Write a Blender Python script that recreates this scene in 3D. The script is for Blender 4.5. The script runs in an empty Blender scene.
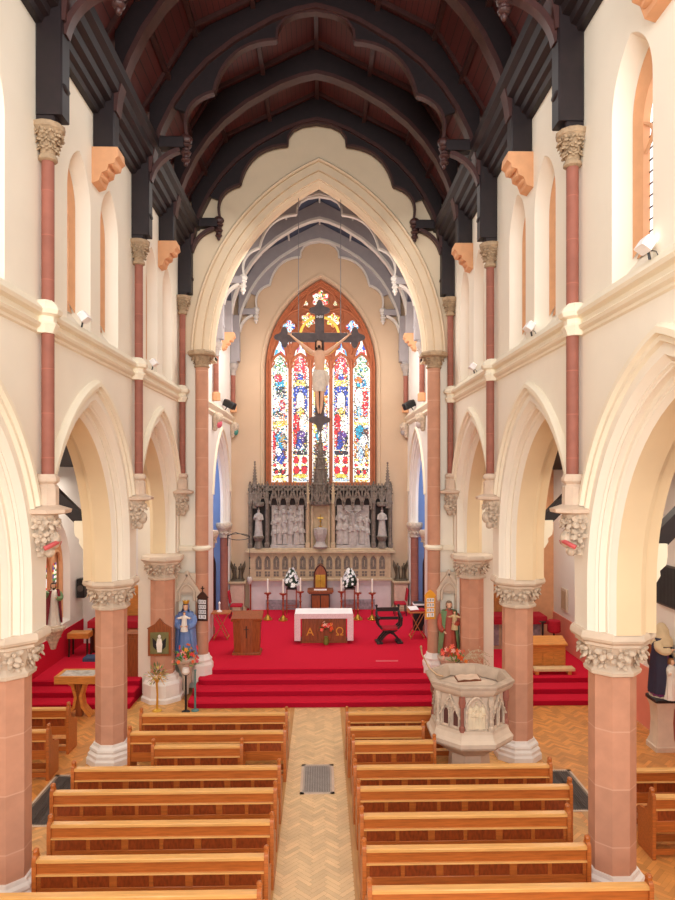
import bpy, bmesh, math, random
from mathutils import Matrix, Vector
PI = math.pi
R = math.radians
C = bpy.context.scene.collection
random.seed(7)

# ------------------------------------------------------------------ mesh builder
class MB:
    def __init__(self):
        self.v = []; self.f = []; self.c = []; self.s = []; self.T = Matrix.Identity(4); self.col = None; self.flat = False
    def add(self, vs, fs, col=None):
        b = len(self.v)
        for p in vs:
            self.v.append(tuple(self.T @ Vector(p)))
        for f in fs:
            self.f.append(tuple(b + i for i in f)); self.c.append(col or self.col); self.s.append(not self.flat)
        return self
    def at(self, loc=(0, 0, 0), rz=0, rx=0, ry=0, s=1):
        self.T = Matrix.Translation(loc) @ Matrix.Rotation(rz, 4, 'Z') @ Matrix.Rotation(ry, 4, 'Y') @ Matrix.Rotation(rx, 4, 'X') @ Matrix.Scale(s, 4)
        return self
    def box(self, x0, y0, z0, x1, y1, z1, col=None):
        vs = [(x0, y0, z0), (x1, y0, z0), (x1, y1, z0), (x0, y1, z0), (x0, y0, z1), (x1, y0, z1), (x1, y1, z1), (x0, y1, z1)]
        return self.add(vs, [(0, 3, 2, 1), (4, 5, 6, 7), (0, 1, 5, 4), (1, 2, 6, 5), (2, 3, 7, 6), (3, 0, 4, 7)], col)
    def bbox(self, x0, y0, z0, x1, y1, z1, b=.01, col=None):      # chamfered top and vertical edges
        r0 = [(x0, y0), (x1, y0), (x1, y1), (x0, y1)]
        r = [(x0 + b, y0), (x1 - b, y0), (x1, y0 + b), (x1, y1 - b), (x1 - b, y1), (x0 + b, y1), (x0, y1 - b), (x0, y0 + b)]
        ri = [(x0 + b, y0 + b), (x1 - b, y0 + b), (x1 - b, y0 + b), (x1 - b, y1 - b), (x1 - b, y1 - b), (x0 + b, y1 - b), (x0 + b, y1 - b), (x0 + b, y0 + b)]
        rows = [[(x, y, z0) for x, y in r], [(x, y, z1 - b) for x, y in r], [(x, y, z1) for x, y in ri]]
        self.loft(rows, True, True, col)
        return self
    def prism(self, poly, axis, a, b, col=None):
        n = len(poly)
        def m(u, w, t):
            return (t, u, w) if axis == 'x' else (u, t, w) if axis == 'y' else (u, w, t)
        vs = [m(u, w, a) for u, w in poly] + [m(u, w, b) for u, w in poly]
        fs = [tuple(range(n))[::-1], tuple(range(n, 2 * n))] + [(i, (i + 1) % n, n + (i + 1) % n, n + i) for i in range(n)]
        return self.add(vs, fs, col)
    def loft(self, rows, close=True, caps=False, col=None):
        n = len(rows[0]); vs = [p for r in rows for p in r]; fs = []
        for j in range(len(rows) - 1):
            for i in range(n if close else n - 1):
                k = (i + 1) % n
                fs.append((j * n + i, j * n + k, (j + 1) * n + k, (j + 1) * n + i))
        if caps:
            fs.append(tuple(range(n))[::-1]); fs.append(tuple((len(rows) - 1) * n + i for i in range(n)))
        return self.add(vs, fs, col)
    def lathe(self, prof, c=(0, 0), n=16, ph=0, sx=1, sy=1, col=None, caps=True):
        rows = [[(c[0] + r * sx * math.cos(ph + 2 * PI * i / n), c[1] + r * sy * math.sin(ph + 2 * PI * i / n), z) for i in range(n)] for r, z in prof]
        return self.loft(rows, True, caps, col)
    def tube(self, pts, r, n=8, col=None, caps=True):
        pts = [Vector(p) for p in pts]; rows = []
        rs = r if isinstance(r, (list, tuple)) else [r] * len(pts)
        up = None
        for i, p in enumerate(pts):
            d = (pts[min(i + 1, len(pts) - 1)] - pts[max(i - 1, 0)]).normalized()
            if up is None:
                up = Vector((0, 0, 1)) if abs(d.z) < .9 else Vector((1, 0, 0))
            a = d.cross(up).normalized(); bb = a.cross(d).normalized(); up = bb
            rows.append([tuple(p + a * rs[i] * math.cos(2 * PI * k / n) + bb * rs[i] * math.sin(2 * PI * k / n)) for k in range(n)])
        return self.loft(rows, True, caps, col)
    def bar(self, p0, p1, w, h, up=(0, 0, 1), col=None):
        p0 = Vector(p0); p1 = Vector(p1); d = (p1 - p0).normalized(); u = Vector(up)
        if abs(d.dot(u)) > .95: u = Vector((0, 1, 0))
        s = d.cross(u).normalized() * w / 2; t = s.normalized().cross(d).normalized() * h / 2
        rows = [[tuple(p + a * s + b * t) for a, b in ((-1, -1), (1, -1), (1, 1), (-1, 1))] for p in (p0, p1)]
        return self.loft(rows, True, True, col)
    def ribbon(self, pts, w, h, up, col=None):                    # rectangular section swept along pts; w across 'side', h along up-ish
        pts = [Vector(p) for p in pts]; rows = []; u = Vector(up)
        for i, p in enumerate(pts):
            d = (pts[min(i + 1, len(pts) - 1)] - pts[max(i - 1, 0)]).normalized()
            nn = d.cross(u).normalized()
            rows.append([tuple(p + nn * a * w / 2 + u * b * h / 2) for a, b in ((-1, -1), (1, -1), (1, 1), (-1, 1))])
        return self.loft(rows, True, True, col)
    def sph(self, c, rx, ry=None, rz=None, nu=8, nv=6, col=None):
        ry = rx if ry is None else ry; rz = rx if rz is None else rz
        vs = [(c[0], c[1], c[2] - rz)]; fs = []
        for j in range(1, nv):
            t = -PI / 2 + PI * j / nv
            for i in range(nu):
                a = 2 * PI * i / nu
                vs.append((c[0] + rx * math.cos(t) * math.cos(a), c[1] + ry * math.cos(t) * math.sin(a), c[2] + rz * math.sin(t)))
        vs.append((c[0], c[1], c[2] + rz)); L = len(vs) - 1
        for i in range(nu):
            k = (i + 1) % nu
            fs.append((0, 1 + k, 1 + i)); fs.append((L, L - nu + i, L - nu + k))
            for j in range(nv - 2):
                a = 1 + j * nu
                fs.append((a + i, a + k, a + nu + k, a + nu + i))
        return self.add(vs, fs, col)
    def build(self, name, mat, parent=None, smooth=True, ang=38, fix=True):
        me = bpy.data.meshes.new(name)
        me.from_pydata(self.v, [], self.f); me.update()
        if any(c is not None for c in self.c):
            at = me.color_attributes.new('Col', 'FLOAT_COLOR', 'CORNER'); i = 0
            for p, c in zip(me.polygons, self.c):
                c = c or (.8, .8, .8)
                for _ in range(p.loop_total):
                    at.data[i].color = (c[0], c[1], c[2], 1); i += 1
        if smooth: me.polygons.foreach_set('use_smooth', self.s)
        if fix:
            bm = bmesh.new(); bm.from_mesh(me)
            bmesh.ops.remove_doubles(bm, verts=bm.verts, dist=1e-5)
            bmesh.ops.recalc_face_normals(bm, faces=bm.faces)
            bm.to_mesh(me); bm.free()
        if smooth:
            me.set_sharp_from_angle(angle=R(ang))
        me.materials.append(mat)
        o = bpy.data.objects.new(name, me); C.objects.link(o); o.parent = parent
        return o

def thing(name, label, cat, loc=(0, 0, 0), rz=0, group=None):
    o = bpy.data.objects.new(name, None); C.objects.link(o)
    o.empty_display_size = .1
    o.location = loc; o.rotation_euler = (0, 0, rz); o['label'] = label; o['category'] = cat; o['kind'] = 'thing'
    if group: o['group'] = group
    return o
def tag(o, label, cat, group=None):
    o['label'] = label; o['category'] = cat; o['kind'] = 'thing'
    if group: o['group'] = group
    return o
def struct(name, mb, m, **k):
    k.setdefault('fix', False); o = mb.build(name, m, **k); o['kind'] = 'structure'; return o
def dup(root, loc, rz=0, label=None, scale=None):
    r = root.copy(); C.objects.link(r); r.location = loc; r.rotation_euler = (0, 0, rz)
    if scale: r.scale = scale
    if label: r['label'] = label
    for ch in list(root.children):
        c = ch.copy(); C.objects.link(c); c.parent = r
        for g in list(ch.children):
            d = g.copy(); C.objects.link(d); d.parent = c
    return r
def text(name, s, size, mat, parent, loc, rot, depth=.004):
    cu = bpy.data.curves.new(name, 'FONT'); cu.body = s; cu.size = size; cu.extrude = depth
    cu.align_x = 'CENTER'; cu.align_y = 'CENTER'; cu.materials.append(mat)
    tmp = bpy.data.objects.new(name + '_curve', cu); C.objects.link(tmp)
    me = bpy.data.meshes.new_from_object(tmp.evaluated_get(bpy.context.evaluated_depsgraph_get()))
    bpy.data.objects.remove(tmp); bpy.data.curves.remove(cu)
    me.name = name; me.materials.clear(); me.materials.append(mat)
    o = bpy.data.objects.new(name, me); C.objects.link(o); o.parent = parent; o.location = loc; o.rotation_euler = rot
    return o

# ------------------------------------------------------------------ materials
def lin(c):
    return tuple(((x / 255) / 12.92 if x / 255 <= .04045 else ((x / 255 + .055) / 1.055) ** 2.4) for x in c)
MATS = {}
def mat(name, rgb, rough=.6, metal=0, nz=(6, .12), bump=None, attr=False, emis=0, stretch=None, spec=None, blocks=None):
    m = bpy.data.materials.new(name); m.use_nodes = True; nt = m.node_tree; N = nt.nodes; L = nt.links
    b = N['Principled BSDF']; b.inputs['Roughness'].default_value = rough; b.inputs['Metallic'].default_value = metal
    if spec is not None: b.inputs['Specular IOR Level'].default_value = spec
    tc = N.new('ShaderNodeTexCoord'); mp = N.new('ShaderNodeMapping'); L.new(tc.outputs['Object'], mp.inputs[0])
    if stretch: mp.inputs['Scale'].default_value = stretch
    c = lin(rgb)
    if attr:
        a = N.new('ShaderNodeAttribute'); a.attribute_name = 'Col'; src = a.outputs['Color']
    else:
        rg = N.new('ShaderNodeRGB'); rg.outputs[0].default_value = (*c, 1); src = rg.outputs[0]
    n = N.new('ShaderNodeTexNoise'); n.inputs['Scale'].default_value = nz[0]; n.inputs['Detail'].default_value = 4
    L.new(mp.outputs[0], n.inputs['Vector'])
    mr = N.new('ShaderNodeMapRange'); mr.inputs['From Min'].default_value = .3; mr.inputs['From Max'].default_value = .7
    mr.inputs['To Min'].default_value = 1 - nz[1]; mr.inputs['To Max'].default_value = 1 + nz[1] * .6
    L.new(n.outputs['Fac'], mr.inputs[0])
    mx = N.new('ShaderNodeVectorMath'); mx.operation = 'SCALE'
    L.new(src, mx.inputs[0]); L.new(mr.outputs[0], mx.inputs['Scale']); out = mx.outputs[0]
    if blocks:                                                     # ashlar courses: tone per block and pale joints
        h, amt, joint = blocks
        sp = N.new('ShaderNodeSeparateXYZ'); L.new(tc.outputs['Object'], sp.inputs[0])
        dv = N.new('ShaderNodeMath'); dv.operation = 'DIVIDE'; L.new(sp.outputs['Z'], dv.inputs[0]); dv.inputs[1].default_value = h
        fl = N.new('ShaderNodeMath'); fl.operation = 'FLOOR'; L.new(dv.outputs[0], fl.inputs[0])
        fr = N.new('ShaderNodeMath'); fr.operation = 'FRACT'; L.new(dv.outputs[0], fr.inputs[0])
        wn = N.new('ShaderNodeTexWhiteNoise'); wn.noise_dimensions = '1D'; L.new(fl.outputs[0], wn.inputs['W'])
        m2 = N.new('ShaderNodeMapRange'); m2.inputs['To Min'].default_value = 1 - amt; m2.inputs['To Max'].default_value = 1 + amt
        L.new(wn.outputs['Value'], m2.inputs[0])
        s2 = N.new('ShaderNodeVectorMath'); s2.operation = 'SCALE'; L.new(out, s2.inputs[0]); L.new(m2.outputs[0], s2.inputs['Scale'])
        lt = N.new('ShaderNodeMath'); lt.operation = 'LESS_THAN'; L.new(fr.outputs[0], lt.inputs[0]); lt.inputs[1].default_value = .025
        mj = N.new('ShaderNodeMix'); mj.data_type = 'RGBA'; L.new(lt.outputs[0], mj.inputs['Factor']); L.new(s2.outputs[0], mj.inputs['A']); mj.inputs['B'].default_value = (*lin(joint), 1)
        out = mj.outputs['Result']
    L.new(out, b.inputs['Base Color'])
    if bump:
        n2 = N.new('ShaderNodeTexNoise'); n2.inputs['Scale'].default_value = bump[0]; n2.inputs['Detail'].default_value = 5
        L.new(mp.outputs[0], n2.inputs['Vector']); bp = N.new('ShaderNodeBump'); bp.inputs['Strength'].default_value = bump[1]; bp.inputs['Distance'].default_value = .02
        L.new(n2.outputs['Fac'], bp.inputs['Height']); L.new(bp.outputs[0], b.inputs['Normal'])
    if emis:
        L.new(out, b.inputs['Emission Color']); b.inputs['Emission Strength'].default_value = emis
    MATS[name] = m
    return m
cream = mat('cream_plaster', (242, 233, 216), .85, nz=(1.2, .03))
soffit_shade = mat('plaster_soffit_shade', (230, 206, 168), .85, nz=(1.5, .04))  # tan tone paints the warm underside shade of the arches into the plaster
cream_mould = mat('cream_moulding', (240, 229, 206), .8, nz=(2, .03))
cream_chancel = mat('chancel_plaster', (204, 175, 146), .85, nz=(1.5, .04))
cream_arch = mat('chancel_arch_plaster', (230, 209, 179), .85, nz=(1.5, .04))
white_wall = mat('white_plaster', (240, 234, 226), .85, nz=(1.5, .03))
pink = mat('pink_sandstone', (198, 144, 116), .75, nz=(4, .1), blocks=(.8, .06, (210, 162, 136)))
redstone = mat('red_sandstone', (152, 92, 76), .7, nz=(6, .12), blocks=(.62, .06, (170, 102, 84)))
carved = mat('carved_pale_stone', (206, 186, 164), .8, nz=(14, .3), bump=(40, .5))
stone = mat('pale_stone', (214, 194, 172), .75, nz=(5, .08))
plinthstone = mat('plinth_stone', (214, 190, 168), .75, nz=(5, .1))
whitestone = mat('white_base_stone', (236, 228, 220), .6, nz=(5, .05))
oak_dark = mat('dark_roof_timber', (30, 16, 19), .55, nz=(8, .3), stretch=(1, .3, 1))
oak_edge = mat('brown_timber_edge', (68, 38, 35), .5, nz=(8, .25))
capstone = mat('brown_capital_stone', (176, 150, 120), .8, nz=(12, .25), bump=(30, .4))
orange = mat('orange_stone', (223, 166, 122), .75, nz=(5, .08))
tracery = mat('red_tracery_stone', (178, 102, 66), .75, nz=(6, .14))
greyblue = mat('grey_painted_timber', (160, 152, 154), .6, nz=(4, .06))
greyline = mat('pale_painted_edge', (214, 206, 198), .6, nz=(4, .04))
blueceil = mat('blue_painted_boards', (70, 76, 96), .7, nz=(4, .1))
bluewall = mat('blue_painted_wall', (128, 154, 204), .85, nz=(2, .05))
carpet = mat('red_carpet', (208, 32, 58), .95, nz=(60, .12), spec=.1)
carpet_riser_shade = mat('red_carpet_shaded', (170, 18, 46), .95, nz=(60, .12), spec=.1)  # same carpet, with the shade on the risers put into a darker red
pine = mat('varnished_pine', (184, 102, 44), .35, nz=(5, .25), stretch=(.7, 9, 9))
pine_lt = mat('light_pine_rail', (226, 168, 98), .3, nz=(4, .14), stretch=(.7, 9, 9))
pine_pan = mat('reddish_pine_panel', (146, 66, 26), .4, nz=(5, .35), stretch=(5, 9, 2))
oak = mat('brown_oak', (150, 78, 36), .4, nz=(5, .3), stretch=(6, 6, .8))
oak_lt = mat('golden_oak', (214, 140, 66), .4, nz=(5, .22), stretch=(1, 8, 8))
walnut = mat('dark_walnut', (66, 34, 24), .4, nz=(6, .25))
black = mat('black_paint', (22, 20, 22), .45)
blackwood = mat('black_wood', (34, 26, 26), .4)
brass = mat('brass', (214, 168, 72), .28, .9, nz=(8, .1))
gold = mat('gold_leaf', (226, 176, 70), .35, .6, nz=(8, .1))
greystone = mat('grey_carved_stone', (122, 108, 96), .85, nz=(9, .4), bump=(30, .6))
greystone_lt = mat('pale_relief_stone', (176, 164, 156), .85, nz=(9, .2), bump=(25, .3))
greystone_shade = mat('niche_shade_stone', (56, 48, 44), .9, nz=(7, .2))  # shade in the altar screen recesses, painted as a darker stone colour
tanstone = mat('tan_arcade_stone', (190, 164, 132), .8, nz=(7, .14))
marble = mat('veined_marble', (206, 196, 194), .4, nz=(3, .1))
marble_dk = mat('grey_veined_marble', (150, 140, 144), .4, nz=(9, .35))
linen = mat('white_linen', (250, 246, 246), .9, nz=(8, .03))
lace = mat('lace', (236, 210, 214), .95, nz=(70, .22))
velvet = mat('red_velvet', (176, 14, 40), .85, nz=(30, .12))
salmon = mat('salmon_dado', (230, 140, 118), .8, nz=(2, .05))
skin = mat('painted_skin', (226, 178, 146), .6, nz=(8, .06))
hairm = mat('dark_hair', (58, 36, 26), .7, nz=(20, .3))
wax = mat('candle_wax', (250, 244, 230), .5, nz=(4, .02))
attrm = mat('painted_surface', (200, 200, 200), .65, attr=True, nz=(8, .06))
glass_st = mat('stained_glass', (255, 255, 255), .4, attr=True, nz=(60, .1), emis=.62)
glass_cl = mat('clear_leaded_glass', (238, 240, 246), .3, attr=True, nz=(10, .04), emis=1.6)
floorm = mat('herringbone_blocks', (200, 150, 90), .4, attr=True, nz=(3, .1))
floorbase = mat('floor_screed', (176, 124, 70), .7)
# ------------------------------------------------------------------ camera, light
cam = bpy.data.cameras.new('camera'); co = bpy.data.objects.new('camera', cam); C.objects.link(co)
co.location = (.1286, 0, 6.0); co.rotation_euler = (PI / 2, 0, -.0234)
cam.sensor_fit = 'VERTICAL'; cam.sensor_height = 24; cam.lens = 676 / 900 * 24
cam.shift_x = 0; cam.shift_y = (472.7 - 450) / 900
cam.clip_start = .05; cam.clip_end = 200
bpy.context.scene.camera = co
sc = bpy.context.scene
sc.view_settings.view_transform = 'Standard'; sc.view_settings.look = 'None'; sc.view_settings.exposure = 0.0; sc.view_settings.gamma = 1.0
sc.cycles.use_denoising = True
sc.cycles.max_bounces = 7; sc.cycles.diffuse_bounces = 5; sc.cycles.sample_clamp_indirect = 6
w = bpy.data.worlds.new('sky'); sc.world = w; w.use_nodes = True
w.node_tree.nodes['Background'].inputs[0].default_value = (.95, .97, 1, 1); w.node_tree.nodes['Background'].inputs[1].default_value = .9
EXL = .05
def area(name, loc, rot, sx, sy, power, col=(1, .98, .95)):
    l = bpy.data.lights.new(name, 'AREA'); l.shape = 'RECTANGLE'; l.size = sx; l.size_y = sy; l.energy = power; l.color = col
    o = bpy.data.objects.new(name, l); C.objects.link(o); o.location = loc; o.rotation_euler = rot; return o
area('west_window_light', (0, -6, 9), (R(84), 0, 0), 8, 9, 2050, (1, .985, .96))
area('gallery_fill', (0, 3.5, 12.3), (R(20), 0, 0), 5, 3, 120, (1, .97, .93))  # added area fill, unseen, no fixture modelled
for s in (-1, 1):
    for k, y in enumerate((7.2, 11.9, 16.6)):
        area('nave_fill', (s * 1.5, y, 12.9), (0, R(s * -25), 0), 1.2, 3, 38, (1, .98, .95))  # unseen overhead fill, added to light the nave from above
    area('aisle_fill', (s * 6.1, 9.5, 6.0), (0, 0, 0), 2.4, 9, 170, (1, .9, .76))  # unseen fill added below the aisle roof, not a fitting
    area('chapel_fill', (s * 6.1, 18.8, 5.9), (0, 0, 0), 2.4, 4, 120, (1, .92, .82))  # unseen fill added for the chapel end of the aisle
for s in (-1, 1): area('side_chapel_fill', (EXL + s * 4.4, 23.6, 7.2), (0, 0, 0), .8, 2.5, 90)  # unseen fill added so the blue walls do not stay dark
area('chancel_up_fill', (0, 23.4, 8.6), (PI, 0, 0), 4, 5, 110, (1, .97, .93))  # unseen fill added to brighten the chancel trusses from below
area('chancel_fill', (0, 23, 11.8), (0, 0, 0), 4.5, 4.5, 230, (1, .96, .9))  # unseen overhead fill added for the chancel
area('sanctuary_fill', (0, 19.8, 12.6), (R(28), 0, 0), 3.5, 1, 260, (1, .96, .9))  # unseen area fill added for stronger light from above in the sanctuary

# ------------------------------------------------------------------ arches
def arch_pts(half, off, zs, zb, n=14):
    r = half + off; am = math.acos(off / r); a = []
    for i in range(n + 1):
        t = am * i / n
        a.append((-off + r * math.cos(t), zs + r * math.sin(t)))
    right = [(half, zb)] + a
    left = [(-u, z) for u, z in right[:-1]]
    return left + right[::-1]
BAY = 4.7; SH = [4.85, 9.55, 14.25, 18.95]; BC = [7.2, 11.9, 16.6]
XF = 3.82; XB = 4.72
AOFF, AZ, AB = .83, 4.45, 3.8
PROF = [(2.95, 3.82), (2.88, 3.90), (2.86, 3.895), (2.845, 3.93), (2.82, 3.93), (2.82, 4.02), (2.75, 4.02), (2.735, 4.05), (2.715, 4.04), (2.65, 4.10), (2.65, 4.44), (2.72, 4.53), (2.80, 4.53), (2.80, 4.72)]
CLZ, COFF, CHALF = 10.45, .339, .53
WC = (-.785, .785)
ZT = 12.95
tn = [0]
def trim(mb, m, **k):
    tn[0] += 1; return struct('trim_%d' % tn[0], mb, m, **k)
def nave_wall(s):
    mb = MB(); mb.flat = True
    P = lambda X, yc: (lambda u, z: (s * X, yc + u, z))
    for X, y0, y1 in ((XF, -1, 4.85), (XB, -1, 4.85)):
        mb.add([(s * X, y0, 0), (s * X, y1, 0), (s * X, y1, ZT), (s * X, y0, ZT)], [(0, 1, 2, 3)])
    mb.add([(s * XF, 4.85, 0), (s * XB, 4.85, 0), (s * XB, 4.85, 3.8), (s * XF, 4.85, 3.8)], [(0, 1, 2, 3)])
    for yc in BC:
        mb.flat = False
        rows = []
        for r, X in PROF[:10]:
            rows.append([P(X, yc)(u, z) for u, z in arch_pts(r - AOFF, AOFF, AZ, AB)])
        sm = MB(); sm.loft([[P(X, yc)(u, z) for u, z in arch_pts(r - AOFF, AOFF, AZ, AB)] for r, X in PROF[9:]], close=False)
        trim(sm, soffit_shade, ang=28)
        mb.loft(rows, close=False); mb.flat = True
        for r, X, top in ((2.95, XF, 8.1), (2.80, XB, 8.1)):
            pts = arch_pts(r - AOFF, AOFF, AZ, AB); h = r - AOFF; p = P(X, yc)
            for (u0, z0), (u1, z1) in zip(pts[1:-1], pts[2:]):
                if abs(u0 - u1) > 1e-6:
                    mb.add([p(u0, z0), p(u1, z1), p(u1, top), p(u0, top)], [(0, 1, 2, 3)])
            for a, b in ((-2.35, -h), (h, 2.35)):
                mb.add([p(a, AB), p(b, AB), p(b, top), p(a, top)], [(0, 1, 2, 3)])
        p = P(XF, yc)
        e = [-2.35, WC[0] - CHALF, WC[0] + CHALF, WC[1] - CHALF, WC[1] + CHALF, 2.35]
        for a, b in ((e[0], e[1]), (e[2], e[3]), (e[4], e[5])):
            mb.add([p(a, 8.1), p(b, 8.1), p(b, ZT), p(a, ZT)], [(0, 1, 2, 3)])
        for cx in WC:
            pts = arch_pts(CHALF, COFF, CLZ, 8.3, 10)
            for (u0, z0), (u1, z1) in zip(pts[1:-2], pts[2:-1]):
                mb.add([p(cx + u0, z0), p(cx + u1, z1), p(cx + u1, ZT), p(cx + u0, ZT)], [(0, 1, 2, 3)])
            mb.add([p(cx - CHALF, 8.1), p(cx + CHALF, 8.1), p(cx + CHALF, 8.3), p(cx - CHALF, 8.3)], [(0, 1, 2, 3)])
            inn = arch_pts(.44, .32, 10.42, 8.7, 10); q = P(4.14, yc)
            mb.flat = False; mb.loft([[p(cx + u, z) for u, z in pts], [q(cx + u, z) for u, z in inn]], close=False); mb.flat = True
            mb.add([p(cx - CHALF, 8.3), p(cx + CHALF, 8.3), q(cx + .44, 8.7), q(cx - .44, 8.7)], [(0, 1, 2, 3)])
        q = P(XB, yc)
        mb.add([q(-2.35, 8.1), q(2.35, 8.1), q(2.35, ZT), q(-2.35, ZT)], [(0, 1, 2, 3)])
    return struct('wall_left' if s < 0 else 'wall_right', mb, cream, ang=28)
wall_l = nave_wall(-1); wall_r = nave_wall(1)
# hood moulds over the nave arches and string courses
for s in (-1, 1):
    for yc in BC:
        mb = MB(); rows = []
        for r, d in ((3.07, 0), (3.09, .05), (3.15, .05), (3.17, .10), (3.24, .10), (3.28, .05), (3.28, 0)):
            pts = [q for q in arch_pts(r - AOFF, AOFF, AZ, AB, 26)]
            n = len(pts); k0 = 1 + 7
            rows.append([(s * (XF - d), yc + u, z) for u, z in pts[k0:n - k0]])
        mb.loft(rows, close=False)
        trim(mb, cream_mould, ang=50)
    mb = MB()
    prof = [(0, 7.93), (.03, 7.95), (.03, 7.99), (.08, 8.02), (.10, 8.06), (.05, 8.10), (.05, 8.16), (.12, 8.19), (.14, 8.24), (.12, 8.28), (.05, 8.34), (0, 8.40)]
    mb.loft([[(s * (XF - d), y, z) for y in (-1, 18.95)] for d, z in prof], close=False)
    trim(mb, cream_mould, ang=30)

# clerestory windows
wn = 0
for s in (-1, 1):
    for yc in BC:
        for cx in WC:
            wn += 1
            mb = MB()
            o = arch_pts(.45, .32, 10.42, 8.69, 10); i1 = arch_pts(.28, .27, 10.3, 8.84, 10)
            f = lambda pts, X: [(s * X, yc + cx + u, z) for u, z in pts]
            mb.loft([f(o, 4.05), f(i1, 4.10), f(i1, 4.24)], close=False)
            mb.add(f([(-.45, 8.69), (.45, 8.69), (.28, 8.84), (-.28, 8.84)], 4.1), [(0, 1, 2, 3)])
            # trefoil cusps in the head
            for sg in (-1, 1):
                pp = [(s * 4.13, yc + cx + sg * (.27 - .19 * math.sin(PI * t / 8)), 9.95 + .36 * t / 8) for t in range(9)]
                mb.tube(pp, .025, 6)
            fo = mb.build('window_%d' % wn, orange); fo['kind'] = 'structure'
            g = MB(); gp = arch_pts(.28, .27, 10.3, 8.83, 10)
            pts = f(gp, 4.31)
            for k in range(len(gp) // 2):
                (ua, za), (ub, zb) = gp[k], gp[k + 1]
            # leaded quarries as coloured strips
            ny = 13
            for j in range(ny):
                z0 = 8.83 + j * .146; z1 = z0 + .146
                for i in range(4):
                    u0 = -.28 + .14 * i; u1 = u0 + .14
                    def hw(z):
                        return .28 if z < 10.3 else max(0, -.27 + math.sqrt(max(0, .55 ** 2 - (z - 10.3) ** 2)))
                    a0 = max(-hw(z0), min(hw(z0), u0)); b0 = max(-hw(z0), min(hw(z0), u1)); a1 = max(-hw(z1), min(hw(z1), u0)); b1 = max(-hw(z1), min(hw(z1), u1))
                    c = random.choice([(.9, .92, 1), (.85, .88, .98), (.95, .85, .9), (.88, .94, .96)])
                    g.add([(s * 4.19, yc + cx + a0, z0), (s * 4.19, yc + cx + b0, z0), (s * 4.19, yc + cx + b1, z1), (s * 4.19, yc + cx + a1, z1)], [(0, 1, 2, 3)], c)
            g.build('pane', glass_cl, fo, fix=False, smooth=False)
            lb = MB()
            for j in range(1, 11):
                z = 8.83 + j * .146; lb.box(min(s * 4.172, s * 4.184), yc + cx - .27, z - .008, max(s * 4.172, s * 4.184), yc + cx + .27, z + .008)
            for i in (-.14, 0, .14):
                lb.box(min(s * 4.172, s * 4.184), yc + cx + i - .008, 8.84, max(s * 4.172, s * 4.184), yc + cx + i + .008, 10.5)
            lb.build('glazing_bars', black, fo)

# ------------------------------------------------------------------ chancel arch wall (east end of the nave)
EX = .05                                                       # axis of the chancel
YW, YE = 18.95, 19.7
CA, CO, CZ = 2.97, 2.47, 9.3
def ceil_z(x):
    x = abs(x)
    return 16.42 - (16.42 - 15.21) * x / 2.5 if x < 2.5 else 15.21 - (15.21 - 14.13) * (x - 2.5) / .66
mb = MB(); mb.flat = True
def archwall(mb, Y, half, off, zs, zb, cx, xl, xr, ztop, n=22):
    pts = arch_pts(half, off, zs, zb, n)
    for (u0, z0), (u1, z1) in zip(pts[:-1], pts[1:]):
        if abs(u0 - u1) > 1e-6:
            mb.add([(cx + u0, Y, z0), (cx + u1, Y, z1), (cx + u1, Y, ztop(cx + u1)), (cx + u0, Y, ztop(cx + u0))], [(0, 1, 2, 3)])
    for a, b in ((xl, cx - half), (cx + half, xr)):
        if b - a < 1e-4: continue
        m_ = 6
        for k in range(m_):
            x0 = a + (b - a) * k / m_; x1 = a + (b - a) * (k + 1) / m_
            mb.add([(x0, Y, zb), (x1, Y, zb), (x1, Y, ztop(x1)), (x0, Y, ztop(x0))], [(0, 1, 2, 3)])
top = lambda x: ceil_z(x) + .15
PR2 = [(6.06, YW), (6.05, YW - .05), (6.01, YW - .09), (5.97, YW - .05), (5.96, YW + .03), (5.93, YW + .03), (5.92, YW - .02), (5.74, YW - .02), (5.73, YW + .07), (5.70, YW + .07), (5.69, YW + .03), (5.55, YW + .06), (5.54, YW + .13), (5.51, YW + .13), (5.44, YW + .26), (5.44, YE - .25), (5.60, YE)]
archwall(mb, YW, 6.06 - CO, CO, CZ, CZ, EX, -3.82, 3.82, top)
archwall(mb, YE, 5.60 - CO, CO, CZ, CZ, EX, -4.6, 4.6, top)
JB = 3.22; jb = MB()
for s in (-1, 1):
    xi = EX + s * JB; x0, x1 = sorted((xi, s * 4.6)); jb.box(x0, YW, 0, x1, YE, CZ)
    x0, x1 = sorted((EX + s * 2.95, xi)); mb.box(x0, YW + .12, CZ - .14, x1, YE, CZ)
    x0, x1 = sorted((EX + s * 2.95, EX + s * 3.0)); mb.box(x0, YW + .26, CZ - .1, x1, YE, CZ + .02)
wl = struct('wall_chancel_arch', mb, cream_arch, ang=30); struct('wall_jamb', jb, cream)
mb = MB()
mb.loft([[(EX + u, Y, z) for u, z in arch_pts(r - CO, CO, CZ, CZ - .01, 22)] for r, Y in PR2], close=False)
trim(mb, cream_arch, ang=25)
# pier blocks between nave wall and chancel jamb (aisle side)
mb = MB()
for s in (-1, 1):
    x0, x1 = sorted((s * 3.85, s * 4.86)); mb.box(x0, 18.5, 0, x1, 19.7, 8.2)
struct('wall_pier', mb, cream)

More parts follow.
